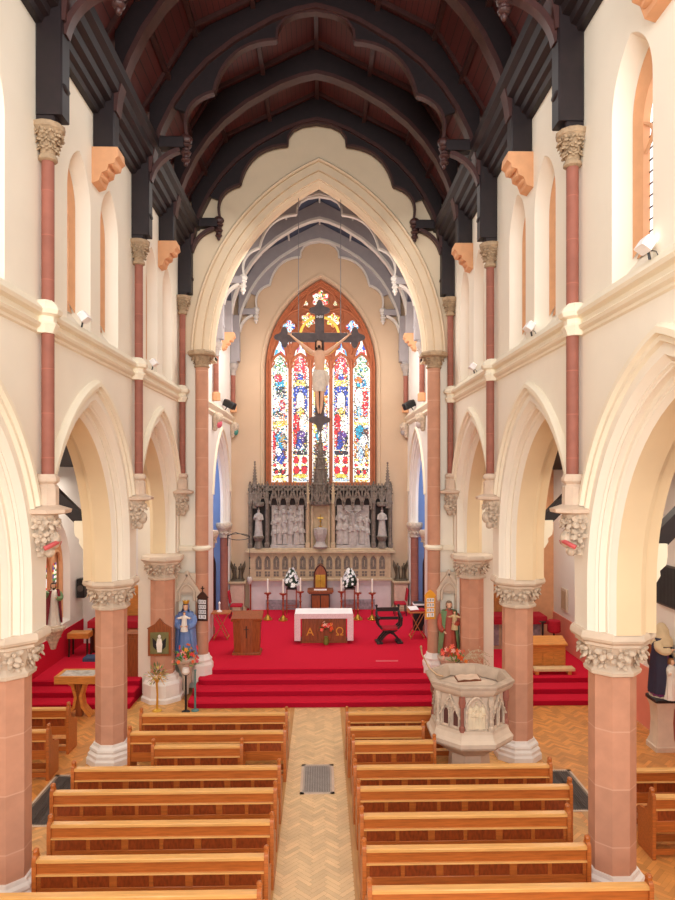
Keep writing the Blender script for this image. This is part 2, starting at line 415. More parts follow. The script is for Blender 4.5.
# ------------------------------------------------------------------ roof of the nave
boards = mat('dark_red_roof_boards', (88, 38, 36), .5, nz=(1.5, .35), stretch=(1, .15, 1))
def stripes(m, axis, period, width, dark):
    nt = m.node_tree; N = nt.nodes; L = nt.links; b = N['Principled BSDF']
    tc = N.new('ShaderNodeTexCoord'); sp = N.new('ShaderNodeSeparateXYZ'); L.new(tc.outputs['Object'], sp.inputs[0])
    d = N.new('ShaderNodeMath'); d.operation = 'DIVIDE'; L.new(sp.outputs[axis], d.inputs[0]); d.inputs[1].default_value = period
    f = N.new('ShaderNodeMath'); f.operation = 'FRACT'; L.new(d.outputs[0], f.inputs[0])
    lt = N.new('ShaderNodeMath'); lt.operation = 'LESS_THAN'; L.new(f.outputs[0], lt.inputs[0]); lt.inputs[1].default_value = width
    mx = N.new('ShaderNodeMix'); mx.data_type = 'RGBA'; src = b.inputs['Base Color'].links[0].from_socket
    L.new(lt.outputs[0], mx.inputs['Factor']); L.new(src, mx.inputs['A']); mx.inputs['B'].default_value = (*lin(dark), 1)
    L.new(mx.outputs['Result'], b.inputs['Base Color'])
stripes(boards, 'X', .115, .1, (32, 16, 18))
KNEE = [(-4.0, 12.75), (-3.16, 14.13), (-2.5, 15.21), (0, 16.42), (2.5, 15.21), (3.16, 14.13), (4.0, 12.75)]
mb = MB()
mb.loft([[(x, y, z) for x, z in KNEE] for y in (-1, 18.98)], close=False)
struct('ceiling', mb, boards, smooth=False)
mb = MB()
for x, z in ((0, 16.36), (-1.3, 15.73), (1.3, 15.73), (-2.5, 15.13), (2.5, 15.13), (-3.05, 14.22), (3.05, 14.22)):
    mb.box(x - .05, -1, z - .06, x + .05, 18.95, z + .04)
trim(mb, oak_edge)
for y in (4.85, 7.2, 9.55, 11.9, 14.25, 16.6, 18.78):          # moulded edges of the boarded panels beside each truss
    for dy in (-.34, .34):
        if y + dy > 18.9: continue
        mb = MB()
        for (xa, za), (xb, zb) in zip(KNEE[:-1], KNEE[1:]): mb.bar((xa, y + dy, za - .05), (xb, y + dy, zb - .05), .05, .09)
        trim(mb, oak_edge)
for s in (-1, 1):
    mb = MB()
    pr = [(3.82, 12.2), (3.72, 12.2), (3.69, 12.27), (3.62, 12.30), (3.60, 12.40), (3.50, 12.43), (3.48, 12.55), (3.38, 12.58), (3.36, 12.72), (3.26, 12.76), (3.24, 12.90), (3.82, 13.6)]
    mb.loft([[(s * x, y, z) for x, z in pr] for y in (-1, 18.95)], close=True, caps=True)
    trim(mb, oak_dark, ang=20)

SOFF = [(-3.45, 12.25), (-3.41, 12.55), (-3.33, 12.85), (-3.2, 13.2), (-2.95, 13.7), (-2.65, 14.14), (-2.25, 14.58), (-1.68, 15.03), (-.89, 15.48), (-.4, 15.67), (0, 15.76)]
SOFF = SOFF + [(-x, z) for x, z in SOFF[-2::-1]]
def arc_between(p, q, bulge, n=10):
    (x0, z0), (x1, z1) = p, q; mx, mz = (x0 + x1) / 2, (z0 + z1) / 2; dx, dz = x1 - x0, z1 - z0; L = math.hypot(dx, dz); nx, nz = -dz / L, dx / L
    return [(x0 + dx * t + nx * bulge * 4 * t * (1 - t), z0 + dz * t + nz * bulge * 4 * t * (1 - t)) for t in [i / n for i in range(n + 1)]]
def truss(name, label, y, main, cusped, sx, dz, mats, group, wallx=3.82, cx=0.0, th=.22, re=.03):
    dark, edge = mats
    t = thing(name, label, 'roof truss', (cx, y, 0), 0, group)
    f = lambda x, z: (x * sx, z + dz)
    mb = MB()
    # plate between soffit and roof boards
    pts = [f(*p) for p in SOFF]; tops = []
    for x, z in SOFF:
        tops.append(f(x, (ceil_z(x) if abs(x) < 3.16 else 14.13 - (abs(x) - 3.16) * 1.64) - .02))
    for ya, yb in ((-th / 2, th / 2),):
        rows = [[(x, ya, z) for x, z in pts], [(x, ya, z) for x, z in tops], [(x, yb, z) for x, z in tops], [(x, yb, z) for x, z in pts]]
        mb.loft(rows, close=False)
    mb.build('spandrel_board', dark, t, ang=20)
    mb = MB()
    rows = []
    for i, (x, z) in enumerate(pts):
        a = pts[max(i - 1, 0)]; b = pts[min(i + 1, len(pts) - 1)]; dx, dzz = b[0] - a[0], b[1] - a[1]; L = math.hypot(dx, dzz); nx, nz = -dzz / L, dx / L
        rows.append([(x + nx * e, yy, z + nz * e) for e, yy in ((-.035, -th / 2 - re), (.055, -th / 2 - re), (.055, th / 2 + re), (-.035, th / 2 + re))])
    mb.loft(rows, True, True)
    mb.build('arch_rib', edge, t, ang=30)
    for s in (-1, 1):
        zb = 10.84 if main else 11.6
        pw = .37
        xa, xb = sorted((s * (wallx - .005), s * (wallx - pw)))
        mb = MB(); mb.bbox(xa, -.15, zb + dz + (.1 if main else 0), xb, .15, 12.75 + dz, .02)
        if main:
            mb.bbox(*sorted((s * wallx, s * (wallx - .26)))[:1], -.13, zb + dz, sorted((s * wallx, s * (wallx - .26)))[1], .13, zb + dz + .5, .02)
            mb.sph((s * (wallx - .36), 0, zb + dz + .52), .05, .14, .06)
        mb.build('wall_post', dark, t)
        if not main:
            mb = MB()
            pf = [(0, 11.6), (.44, 11.6), (.46, 11.45), (.40, 11.40), (.38, 11.32), (.28, 11.3), (.26, 11.2), (.17, 11.16), (.12, 11.02), (0, 10.98)]
            mb.prism([(s * (wallx - d), z + dz) for d, z in pf], 'y', -.2, .2)
            for k in range(3):
                mb.sph((s * (wallx - .34 + .1 * k), 0, 11.33 - .1 * k + dz), .07, .2, .06)
            mb.build('stone_corbel', orange, t, ang=30)
        if main:
            mb = MB(); X0 = wallx - .3; X1 = 2.72 * sx
            mb.bbox(*[sorted((s * X0, s * X1))[0], -.12, 12.78 + dz, sorted((s * X0, s * X1))[1], .12, 13.02 + dz], .03)
            hb = mb.build('hammer_beam', dark, t)
            mb = MB(); x = s * X1
            for k, (r, z) in enumerate(((.10, 12.95), (.13, 12.86), (.09, 12.77), (.12, 12.70), (.08, 12.62), (.10, 12.56), (.05, 12.48))):
                mb.sph((x, 0, z + dz), r, r, .06)
            mb.sph((x - s * .0, 0, 12.98 + dz), .15, .13, .12)
            mb.build('carved_pendant', oak_edge if edge is oak_edge else edge, t)
            mb = MB(); br = arc_between((s * (wallx - .36), 12.1 + dz), (s * (X1 + .12), 12.76 + dz), -s * .13)
            mb.ribbon([(x, 0, z) for x, z in br], .09, .16, (0, 1, 0)); mb.build('curved_brace', edge, t)
        if cusped:
            tips = [(2.68, 13.02), (2.13, 13.97), (.82, 15.08)]
            segs = [arc_between(tips[0], tips[1], -.27), arc_between(tips[1], tips[2], -.33)]
            mb = MB()
            for sg in segs:
                mb.ribbon([(s * x * sx, 0, z + dz) for x, z in sg], .06, .16, (0, 1, 0))
            top_ = [(.82, 15.08), (.80, 15.3), (.66, 15.5), (.4, 15.63), (0, 15.69)]
            mb.ribbon([(s * x * sx, 0, z + dz) for x, z in top_], .05, .16, (0, 1, 0))
            mb.build('foiled_cusp', edge, t)
            bd_ = [q_ for q_ in segs[0]] + segs[1][1:] + top_[1:]
            def hit(x, z, oz=12.6):
                best = None; dx, dz_ = x, z - oz
                for (ax, az), (bx, bz) in zip(SOFF[len(SOFF) // 2:-1], SOFF[len(SOFF) // 2 + 1:]):
                    ex, ez = bx - ax, bz - az; den = dx * ez - dz_ * ex
                    if abs(den) < 1e-9: continue
                    tt = (ax * ez - (az - oz) * ex) / den; uu = (ax * dz_ - (az - oz) * dx) / den
                    if tt > .9 and -.001 <= uu <= 1.001: best = (x * tt, oz + dz_ * tt)
                return best or (x, z)
            outer = [hit(*q_) for q_ in bd_]
            mb = MB()
            rows = []
            for (x, z), (xo, zo) in list(zip(bd_, outer))[4:]:
                rows.append([(s * x * sx, -.045, z + dz), (s * xo * sx, -.045, zo + dz), (s * xo * sx, .045, zo + dz), (s * x * sx, .045, z + dz)])
            mb.loft(rows, True, True)
            mb.build('cusp_web', dark, t, smooth=False)
    return t
nm = (oak_dark, oak_edge)
gm = 'dark hammer-beam trusses of the nave roof'; gi = 'plain arched trusses of the nave roof'
truss('roof_truss', 'dark cusped hammer-beam truss above the nearest visible pair of wall shafts', 9.55, True, True, 1, 0, nm, gm)
truss('roof_truss', 'dark cusped hammer-beam truss above the second pair of wall shafts', 14.25, True, True, 1, 0, nm, gm)
truss('roof_truss', 'dark cusped hammer-beam truss framing the cream chancel arch wall', 18.78, True, True, 1, 0, nm, gm)
truss('roof_truss', 'plain dark arched truss on orange corbels cut by the top of the photo', 7.2, False, False, 1, 0, nm, gi)
truss('roof_truss', 'plain dark arched truss on orange corbels between the first and second cusped trusses', 11.9, False, False, 1, 0, nm, gi)
truss('roof_truss', 'plain dark arched truss on orange corbels just before the chancel arch', 16.6, False, False, 1, 0, nm, gi)

# ------------------------------------------------------------------ chancel shell
CW = 3.52; Y1 = 27.0
SXC, DZC = .925, -.54
zc = lambda x: (ceil_z(x / SXC) if abs(x / SXC) < 3.16 else 14.13 - (abs(x / SXC) - 3.16) * 1.64) + DZC
mb = MB()
mb.loft([[(EX + x * SXC, y, z + DZC) for x, z in KNEE] for y in (19.65, 27.05)], close=False)
struct('ceiling_chancel', mb, blueceil, smooth=False)
mb = MB()
for x, z in ((0, 16.36), (-1.3, 15.73), (1.3, 15.73), (-2.5, 15.13), (2.5, 15.13)):
    mb.box(EX + x * SXC - .03, 19.7, z + DZC - .05, EX + x * SXC + .03, 27, z + DZC + .04)
trim(mb, greyline)
cm = (greyblue, greyline)
truss('roof_truss', 'grey painted cusped truss nearest in the chancel roof', 22.4, True, True, SXC, DZC, cm, 'grey painted trusses of the chancel roof', CW, EX)
truss('roof_truss', 'grey plain arched truss in the middle of the chancel roof', 24.6, False, False, SXC, DZC, cm, 'grey painted trusses of the chancel roof', CW, EX)
truss('roof_truss', 'grey painted cusped truss against the cream east wall', 26.8, True, True, SXC, DZC, cm, 'grey painted trusses of the chancel roof', CW, EX)
CBC = 24.5
def chancel_wall(s):
    mb = MB(); X = EX + s * CW
    pr = [(2.85, 0), (2.80, .05), (2.70, .05), (2.68, .1), (2.58, .11), (2.46, .2), (2.46, .3)]
    off, zs, zb = .85, 4.7, 4.05
    mb.loft([[(X + s * d, CBC + u, z) for u, z in arch_pts(r - off, off, zs, zb)] for r, d in pr], close=False)
    mb.flat = True; h = 2.85 - off
    for d, r in ((0, 2.85), (.3, 2.46)):
        pts = arch_pts(r - off, off, zs, zb)
        for (u0, z0), (u1, z1) in zip(pts[1:-1], pts[2:]):
            if abs(u0 - u1) > 1e-6:
                mb.add([(X + s * d, CBC + u0, z0), (X + s * d, CBC + u1, z1), (X + s * d, CBC + u1, 12.6), (X + s * d, CBC + u0, 12.6)], [(0, 1, 2, 3)])
    for a, b in ((19.65, CBC - h), (CBC + h, 27.0)):
        mb.add([(X, a, 0), (X, b, 0), (X, b, 12.6), (X, a, 12.6)], [(0, 1, 2, 3)])
    for yy in (CBC - h, CBC + h):
        mb.add([(X, yy, .5), (X + s * .2, yy, .5), (X + s * .2, yy, 4.06), (X, yy, 4.06)], [(0, 1, 2, 3)])
    struct('wall_chancel_left' if s < 0 else 'wall_chancel_right', mb, white_wall, ang=28)
    mb = MB(); X2 = X + s * 1.7; ye = CBC + 2.02
    mb.add([(X2, CBC - 2.6, 0), (X2, ye, 0), (X2, ye, 8), (X2, CBC - 2.6, 8)], [(0, 1, 2, 3)])
    mb.add([(X + s * .12, ye, 0), (X2, ye, 0), (X2, ye, 8), (X + s * .12, ye, 8)], [(0, 1, 2, 3)])
    mb.add([(X + s * .12, CBC - 2.6, 0), (X2, CBC - 2.6, 0), (X2, CBC - 2.6, 8), (X + s * .12, CBC - 2.6, 8)], [(0, 1, 2, 3)])
    struct('wall_blue_left' if s < 0 else 'wall_blue_right', mb, bluewall)
    mb = MB(); x0, x1 = sorted((X - s * .4, X2)); mb.add([(x0, CBC - 2.6, .602), (x1, CBC - 2.6, .602), (x1, ye, .602), (x0, ye, .602)], [(0, 1, 2, 3)]); struct('floor_side_' + ('left' if s < 0 else 'right'), mb, carpet)
    mb = MB()
    prof = [(0, 7.93), (.03, 7.95), (.08, 8.02), (.05, 8.10), (.12, 8.19), (.14, 8.24), (.05, 8.34), (0, 8.40)]
    mb.loft([[(X - s * d, y, z - .05) for y in (19.7, 27)] for d, z in prof], close=False)
    trim(mb, cream_mould, ang=30)
    mb = MB(); rows = []
    for r, d in ((2.98, 0), (3.0, .06), (3.07, .06), (3.09, 0)):
        pts = arch_pts(r - off, off, zs, 4.4, 20); rows.append([(X - s * d, CBC + u, z) for u, z in pts[4:-4]])
    mb.loft(rows, close=False); trim(mb, cream_mould)
for s in (-1, 1): chancel_wall(s)
# east wall round the great window
WA, WO, WZ, WX = 2.27, 1.85, 10.15, .09
mb = MB(); mb.flat = True
archwall(mb, Y1, WA, WO, WZ, 5.45, WX, EX - CW, EX + CW, lambda x: zc(x - EX) + .1, 18)
mb.add([(EX - CW, Y1, 0), (EX + CW, Y1, 0), (EX + CW, Y1, 5.45), (EX - CW, Y1, 5.45)], [(0, 1, 2, 3)])
mb.flat = False; mb.loft([[(WX + u, Y1, z) for u, z in arch_pts(WA, WO, WZ, 5.45, 18)], [(WX + u, Y1 + .3, z) for u, z in arch_pts(WA - .06, WO, WZ, 5.45, 18)]], close=False)
struct('wall_east', mb, cream_chancel, ang=30)
mb = MB(); rows = []
for r, d in ((0, 0), (.02, .05), (.09, .05), (.11, 0)):
    rows.append([(WX + u, Y1 - d, z) for u, z in arch_pts(WA + .02 + r, WO, WZ, 5.45, 18)])
mb.loft(rows, close=False); trim(mb, cream_chancel)

# ------------------------------------------------------------------ aisles
AX = 7.65; AXR = 7.8
for s in (-1, 1):
    nm_ = 'left' if s < 0 else 'right'
    mb = MB(); mb.flat = True
    if s < 0:      # opening for the aisle window, centre y 20.1
        yc, hf = 20.15, .95
        pts = arch_pts(hf, .75, 3.1, 1.45, 12)
        for (u0, z0), (u1, z1) in zip(pts[1:-1], pts[2:]):
            if abs(u0 - u1) > 1e-6: mb.add([(-AX, yc + u0, z0), (-AX, yc + u1, z1), (-AX, yc + u1, 6.3), (-AX, yc + u0, 6.3)], [(0, 1, 2, 3)])
        mb.add([(-AX, yc - hf, 0), (-AX, yc + hf, 0), (-AX, yc + hf, 1.45), (-AX, yc - hf, 1.45)], [(0, 1, 2, 3)])
        for a, b in ((-1, yc - hf), (yc + hf, 22.6)): mb.add([(-AX, a, 0), (-AX, b, 0), (-AX, b, 6.3), (-AX, a, 6.3)], [(0, 1, 2, 3)])
        inn = arch_pts(hf - .12, .7, 3.05, 1.6, 12)
        mb.loft([[(-AX, yc + u, z) for u, z in pts], [(-AX - .3, yc + u, z) for u, z in inn]], close=False)
        mb.add([(-AX, yc - hf, 1.45), (-AX, yc + hf, 1.45), (-AX - .3, yc + hf - .12, 1.6), (-AX - .3, yc - hf + .12, 1.6)], [(0, 1, 2, 3)])
    else:
        mb.add([(AXR, -1, 0), (AXR, 22.6, 0), (AXR, 22.6, 6.3), (AXR, -1, 6.3)], [(0, 1, 2, 3)])
    struct('wall_aisle_' + nm_, mb, white_wall)
    mb = MB(); mb.add([(s * XB, 22.2, 0), (s * 8.0, 22.2, 0), (s * 8.0, 22.2, 7.9), (s * XB, 22.2, 7.9)], [(0, 1, 2, 3)])
    struct('wall_chapel_' + nm_, mb, white_wall if s < 0 else orange)
    mb = MB(); mb.loft([[(s * x, y, z) for x, z in ((4.5, 7.75), (8.0, 6.0))] for y in (-1, 22.6)], close=False)
    aisle_boards = MATS.get('dark_aisle_boards') or mat('dark_aisle_boards', (40, 28, 26), .6, nz=(2, .3))
    if s < 0: stripes(aisle_boards, 'Y', .3, .3, (14, 10, 10))
    struct('ceiling_aisle_' + nm_, mb, aisle_boards)
    # dado
    mb = MB(); x0, x1 = sorted((s * AX, s * (AX - .03)))
    if s < 0: mb.box(x0, 17.3, .4, x1, 22.2, 1.25)
    else: mb.box(AXR - .03, -1, 0, AXR, 22.2, 1.42)
    struct('baseboard_' + nm_, mb, carpet if s < 0 else salmon)
    # braces of the aisle roof
    for k, y in enumerate((9.55, 14.25)):
        t = thing('roof_brace', 'dark slanting timber brace of the %s aisle roof above the %s column' % (nm_, ('nearest', 'second')[k]), 'roof brace', (s * (XB + .01), y, 0))
        mb = MB(); mb.bar((s * .1, 0, 4.95), (s * 1.75, 0, 6.6), .2, .24); mb.build('brace', oak_dark, t)
        mb = MB(); mb.bar((s * .1, 0, 7.35), (s * 2.8, 0, 6.0), .18, .22); mb.build('principal_rafter', oak_dark, t)
        mb = MB(); mb.bar((s * 2.75, 0, 4.6), (s * 1.5, 0, 6.3), .16, .2); mb.build('outer_brace', oak_dark, t)
        mb = MB(); pf = [(0, 4.4), (.08, 4.42), (.16, 4.55), (.15, 4.62), (.24, 4.70), (.26, 4.82), (.26, 5.0), (0, 5.0)]
        mb.prism([(s * d, z) for d, z in pf], 'y', -.16, .16); mb.build('stone_corbel', cream_mould, t, ang=20)

# ------------------------------------------------------------------ floors
mb = MB()
mb.add([(-AX - .1, -1, -.012), (AX + .1, -1, -.012), (AX + .1, 27.1, -.012), (-AX - .1, 27.1, -.012)], [(0, 1, 2, 3)])
struct('floor', mb, floorbase)
mb = MB(); Lb, Wb = .30, .075
rnd = random.Random(3)
def blockcol(x, y):
    if abs(x - .03) < .62:
        base = (232, 196, 146)
    elif abs(x) > 4.6:
        base = (214, 146, 78)
    else:
        base = (216, 160, 92)
    k = rnd.uniform(.95, 1.05) if abs(x - .03) < .62 else rnd.uniform(.9, 1.08); c = tuple(min(255, v * k) for v in base); return lin(c)
q = math.sqrt(.5)
for i in range(-72, 73):
    for j in range(-70, 280):
        # classic herringbone lattice rotated 45 degrees so the zigzag runs along the nave
        for kind in (0, 1):
            bx = i * Lb + j * Wb - 0; by = -i * Lb + j * Wb
            if kind == 0: rect = [(bx, by), (bx + Lb, by), (bx + Lb, by + Wb), (bx, by + Wb)]
            else: rect = [(bx + Lb, by + Wb - Lb), (bx + Lb + Wb, by + Wb - Lb), (bx + Lb + Wb, by + Wb), (bx + Lb, by + Wb)]
            cxr = sum(p[0] for p in rect) / 4; cyr = sum(p[1] for p in rect) / 4
            X, Y = q * (cxr - cyr), q * (cxr + cyr)
            if abs(X) > AXR or Y < 1.5 or Y > 17.9: continue
            g = .0012; pp = []
            for (a, b) in rect:
                a2 = a + (g if a < cxr else -g); b2 = b + (g if b < cyr else -g); pp.append((q * (a2 - b2), q * (a2 + b2), 0))
            mb.add(pp, [(0, 1, 2, 3)], blockcol(X, Y))
struct('floor_nave', mb, floorm, fix=False, smooth=False)
for x0, x1 in ((-.66, -.56), (.6, .72)):
    mb = MB(); mb.box(x0, 1.5, -.005, x1, 17.3, .004); trim(mb, mat('border_boards', (196, 146, 88), .4, nz=(4, .15), stretch=(8, .6, 1)))
for s in (-1, 1):
    mb = MB(); x0, x1 = sorted((s * 4.72, s * 4.86)); mb.box(x0, 1.5, -.005, x1, 17.3, .004); trim(mb, MATS['border_boards'])
# carpeted sanctuary: four steps with rounded corners, three steps in each aisle
def steps(mb, levels, xl, xr, yend, rad, rs):
    for z0, z1, y, ext in levels:
        xa, xb = xl - ext, xr + ext; pts = []
        for k in range(7):
            a = PI + PI / 2 * k / 6; pts.append((xa + rad + rad * math.cos(a), y + rad + rad * math.sin(a)))
        for k in range(7):
            a = -PI / 2 + PI / 2 * k / 6; pts.append((xb - rad + rad * math.cos(a), y + rad + rad * math.sin(a)))
        pts += [(xb, yend), (xa, yend)]
        n = len(pts)
        rows = [[(x, yy, z0) for x, yy in pts], [(x, yy, z1 - .03) for x, yy in pts]]
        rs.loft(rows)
        cxm, cym = (xa + xb) / 2, (y + yend) / 2
        ins = [(x + .02 * (1 if x < cxm else -1), yy + .02 * (1 if yy < cym else -1)) for x, yy in pts]
        mb.loft([[(x, yy, z1 - .03) for x, yy in pts], [(x, yy, z1) for x, yy in ins]])
        mb.add([(x, yy, z1) for x, yy in ins], [tuple(range(n))])
mb = MB(); rs_ = MB()
steps(mb, [(-.01, .15, 17.28, .0), (.1, .3, 17.74, -.04), (.25, .45, 18.22, -.1), (.4, .6, 18.7, -.1)], -3.32, 3.36, 27.05, .22, rs_)
mb.box(-4.0, 19.72, .3, 4.1, 27.05, .598)
struct('floor_sanctuary', mb, carpet, ang=30); trim(rs_, carpet_riser_shade)  # risers get the darker red as painted shade
for s in (-1, 1):
    mb = MB(); rs_ = MB(); x0, x1 = sorted((s * 4.75, s * (AX if s < 0 else AXR)))
    steps(mb, [(-.01, .15, 17.28, 0), (.1, .3, 17.74, 0), (.25, .45, 18.22, 0)], x0, x1, 22.2, .03, rs_)
    struct('floor_chapel_' + ('left' if s < 0 else 'right'), mb, carpet, ang=30); trim(rs_, carpet_riser_shade)
# ------------------------------------------------------------------ carved leaves, columns, shafts
def rosette(mb, c, d, sz, n=5):                                 # a leafy boss: flat lobes round a small eye
    d = Vector(d).normalized(); t = d.cross(Vector((0, 0, 1))).normalized(); b = t.cross(d)
    c = Vector(c); T0 = mb.T.copy(); k0 = (c.x * 7.3 + c.y * 5.1 + c.z * 3.7) % 1 * 2
    mb.sph(tuple(c + d * sz * .35), sz * .26, nu=6, nv=4)
    for k in range(n):
        a = 2 * PI * k / n + k0; u = t * math.cos(a) + b * math.sin(a); v = d.cross(u); w_ = (d - u * .35).normalized(); u2 = (u + d * .45).normalized()
        M_ = Matrix(((u2.x, v.x, w_.x, 0), (u2.y, v.y, w_.y, 0), (u2.z, v.z, w_.z, 0), (0, 0, 0, 1)))
        mb.T = T0 @ Matrix.Translation(c + u * sz * .6 + d * sz * .18) @ M_
        mb.sph((0, 0, 0), sz * .55, sz * .34, sz * .16, 7, 4)
    mb.T = T0
def leafring(mb, cx, cy, z, r, n, sz, ph=0, a0=0, a1=2 * PI):
    for k in range(n):
        a = a0 + (a1 - a0) * (k + .5) / n + ph
        rosette(mb, (cx + r * math.cos(a), cy + r * math.sin(a), z), (math.cos(a), math.sin(a), .25), sz)
def lathe8(mb, prof, c=(0, 0), **k):
    return mb.lathe([(r / math.cos(PI / 8), z) for r, z in prof], c, 8, PI / 8, **k)
def make_column(name, label, base_prof=None):
    t = thing(name, label, 'column')
    mb = MB(); lathe8(mb, base_prof or [(.46, 0), (.46, .12), (.43, .16), (.43, .22), (.38, .26), (.40, .30), (.39, .34), (.34, .37), (.33, .42)])
    mb.build('base', whitestone, t, ang=25)
    mb = MB(); lathe8(mb, [(.295, .42), (.295, 3.2)]); mb.build('shaft', pink, t, ang=20)
    mb = MB(); lathe8(mb, [(.30, 3.17), (.35, 3.19), (.36, 3.24), (.32, 3.28), (.30, 3.32), (.33, 3.42), (.40, 3.54), (.43, 3.60)])
    lathe8(mb, [(.42, 3.59), (.46, 3.61), (.46, 3.65), (.51, 3.68), (.53, 3.72), (.52, 3.78), (.50, 3.81)])
    cap = mb.build('capital', stone, t, ang=25)
    mb = MB(); leafring(mb, 0, 0, 3.36, .31, 8, .10, .39); leafring(mb, 0, 0, 3.44, .37, 8, .11, .2); leafring(mb, 0, 0, 3.53, .41, 10, .125)
    mb.build('leaf_carving', carved, cap)
    return t
c0 = make_column('stone_column', 'pink octagonal stone column with leaf capital nearest on the left side of the nave')
c0.location = (-4.27, 9.55, 0); c0['group'] = 'free-standing octagonal columns of the nave'
dup(c0, (4.27, 9.55, 0), 0, 'pink octagonal stone column with leaf capital nearest on the right side of the nave')
dup(c0, (-4.27, 14.25, 0), 0, 'pink octagonal stone column with leaf capital beside the glass-topped display table')
dup(c0, (4.28, 14.25, 0), 0, 'pink octagonal stone column with leaf capital right behind the carved pulpit')
r0 = make_column('respond_column', 'pink half column beside the statue of Our Lady, with the framed icon hung on it',
                 [(.52, 0), (.52, .1), (.48, .14), (.48, .46), (.44, .52), (.41, .54), (.39, .62), (.34, .66), (.33, .70)])
r0.location = (-4.1, 18.1, 0); r0['group'] = 'half columns carrying the last nave arches'
dup(r0, (4.16, 18.1, 0), 0, 'pink half column beside the statue of a bearded saint, above the pulpit')

def make_wall_shaft(label):
    t = thing('wall_shaft', label, 'wall shaft', group='wall shafts between the nave arches')
    mb = MB()
    for k in range(5):
        z = 4.88 + .13 * k; r = .07 + .045 * k
        mb.lathe([(r * .9, z - .05), (r, z + .09)], (.02, 0), 10)
    leafring(mb, .02, 0, 5.31, .20, 5, .115, 0, -PI / 2, PI / 2); leafring(mb, .02, 0, 5.12, .17, 4, .11, 0, -PI / 2, PI / 2); leafring(mb, .02, 0, 4.96, .10, 3, .085, 0, -PI / 2, PI / 2)
    mb.sph((.2, 0, 5.06), .1, .1, .13, 10, 8); mb.sph((.14, 0, 4.9), .08, .09, .09, 8, 6)
    mb.build('corbel', carved, t)
    mb = MB(); lathe8(mb, [(.22, 5.42), (.30, 5.44), (.31, 5.49), (.20, 5.53), (.15, 5.55), (.15, 5.80), (.12, 5.84), (.16, 5.88), (.16, 5.92), (.13, 5.98)], (.10, 0))
    mb.build('shaft_base', plinthstone, t, ang=25)
    mb = MB(); mb.lathe([(.086, 5.97), (.086, 10.36)], (.12, 0), 14); mb.build('shaft', redstone, t)
    mb = MB(); lathe8(mb, [(.13, 7.94), (.15, 8.0), (.18, 8.06), (.14, 8.10), (.14, 8.17), (.20, 8.2), (.22, 8.26), (.19, 8.32), (.11, 8.40)], (.08, 0))
    mb.build('ring', cream_mould, t, ang=30)
    mb = MB(); mb.lathe([(.10, 10.34), (.13, 10.36), (.13, 10.40), (.10, 10.44), (.12, 10.58), (.19, 10.74), (.225, 10.77), (.235, 10.83), (.21, 10.85)], (.12, 0), 12)
    cp = mb.build('capital', capstone, t)
    mb = MB(); leafring(mb, .12, 0, 10.52, .11, 7, .07); leafring(mb, .12, 0, 10.62, .135, 8, .075, .3); leafring(mb, .12, 0, 10.71, .17, 8, .08, .6); mb.build('leaf_carving', capstone, cp)
    return t
w0 = None
names = [('first', 'nearest'), ('second', 'between two nave arches'), ('third', 'close to the chancel arch')]
for k, Y in enumerate(SH[1:]):
    for s in (-1, 1):
        lab = 'slim red stone wall shaft on the %s wall, %s' % ('left' if s < 0 else 'right', ('nearest to the viewer', 'midway along the nave', 'close to the chancel arch')[k])
        loc = (s * XF, Y - (.27 if k == 2 else 0), 0); rz = 0 if s < 0 else PI
        if w0 is None:
            w0 = make_wall_shaft(lab); w0.location = loc
        else:
            o = dup(w0, loc, rz, lab)
        if k == 0:
            if s < 0: near_l = w0
            else: near_r = o
for src, nm2 in ((near_l, 'left'), (near_r, 'right')):
    mb = MB(); mb.tube([(.02 + .24 * math.cos(a), .24 * math.sin(a), 4.98 + .05 * math.cos(2 * a)) for a in [-1.0 + .2 * q_ for q_ in range(11)]], .035, 6)
    mb.build('painted_scroll', mat('painted_pink_' + nm2, (206, 92, 92), .6), src)

def big_shaft(x, label):
    t = thing('chancel_arch_shaft', label, 'shaft', (x, 18.82, 0), 0, 'tall shafts of the chancel arch')
    mb = MB(); lathe8(mb, [(.30, .25), (.30, .72), (.26, .80), (.27, .86), (.21, .93), (.19, 1.0)]); mb.build('base', whitestone, t, ang=25)
    mb = MB(); mb.lathe([(.18, .98), (.18, 8.92)], (0, 0), 16); mb.build('shaft', pink, t)
    mb = MB(); mb.lathe([(.19, 3.84), (.25, 3.87), (.27, 3.93), (.23, 3.97), (.19, 3.99)], (0, 0), 16); mb.build('ring', cream_mould, t)
    mb = MB(); mb.lathe([(.19, 8.9), (.22, 8.93), (.19, 8.97), (.22, 9.12), (.28, 9.22)], (0, 0), 14); lathe8(mb, [(.28, 9.2), (.36, 9.24), (.37, 9.31), (.33, 9.36)])
    cp = mb.build('capital', capstone, t, ang=30)
    mb = MB(); leafring(mb, 0, 0, 9.06, .2, 8, .07); leafring(mb, 0, 0, 9.16, .25, 8, .075, .4); mb.build('leaf_carving', capstone, cp)
big_shaft(-3.19, 'tall round pink shaft carrying the left side of the chancel arch')
big_shaft(3.26, 'tall round pink shaft carrying the right side of the chancel arch')
for s in (-1, 1):                                              # ledge running from the shaft ring to the nave capitals
    mb = MB(); x0, x1 = sorted((s * 3.3, s * 4.6)); mb.bbox(x0, 18.82, 3.84, x1, 18.96, 3.97, .03); trim(mb, cream_mould)

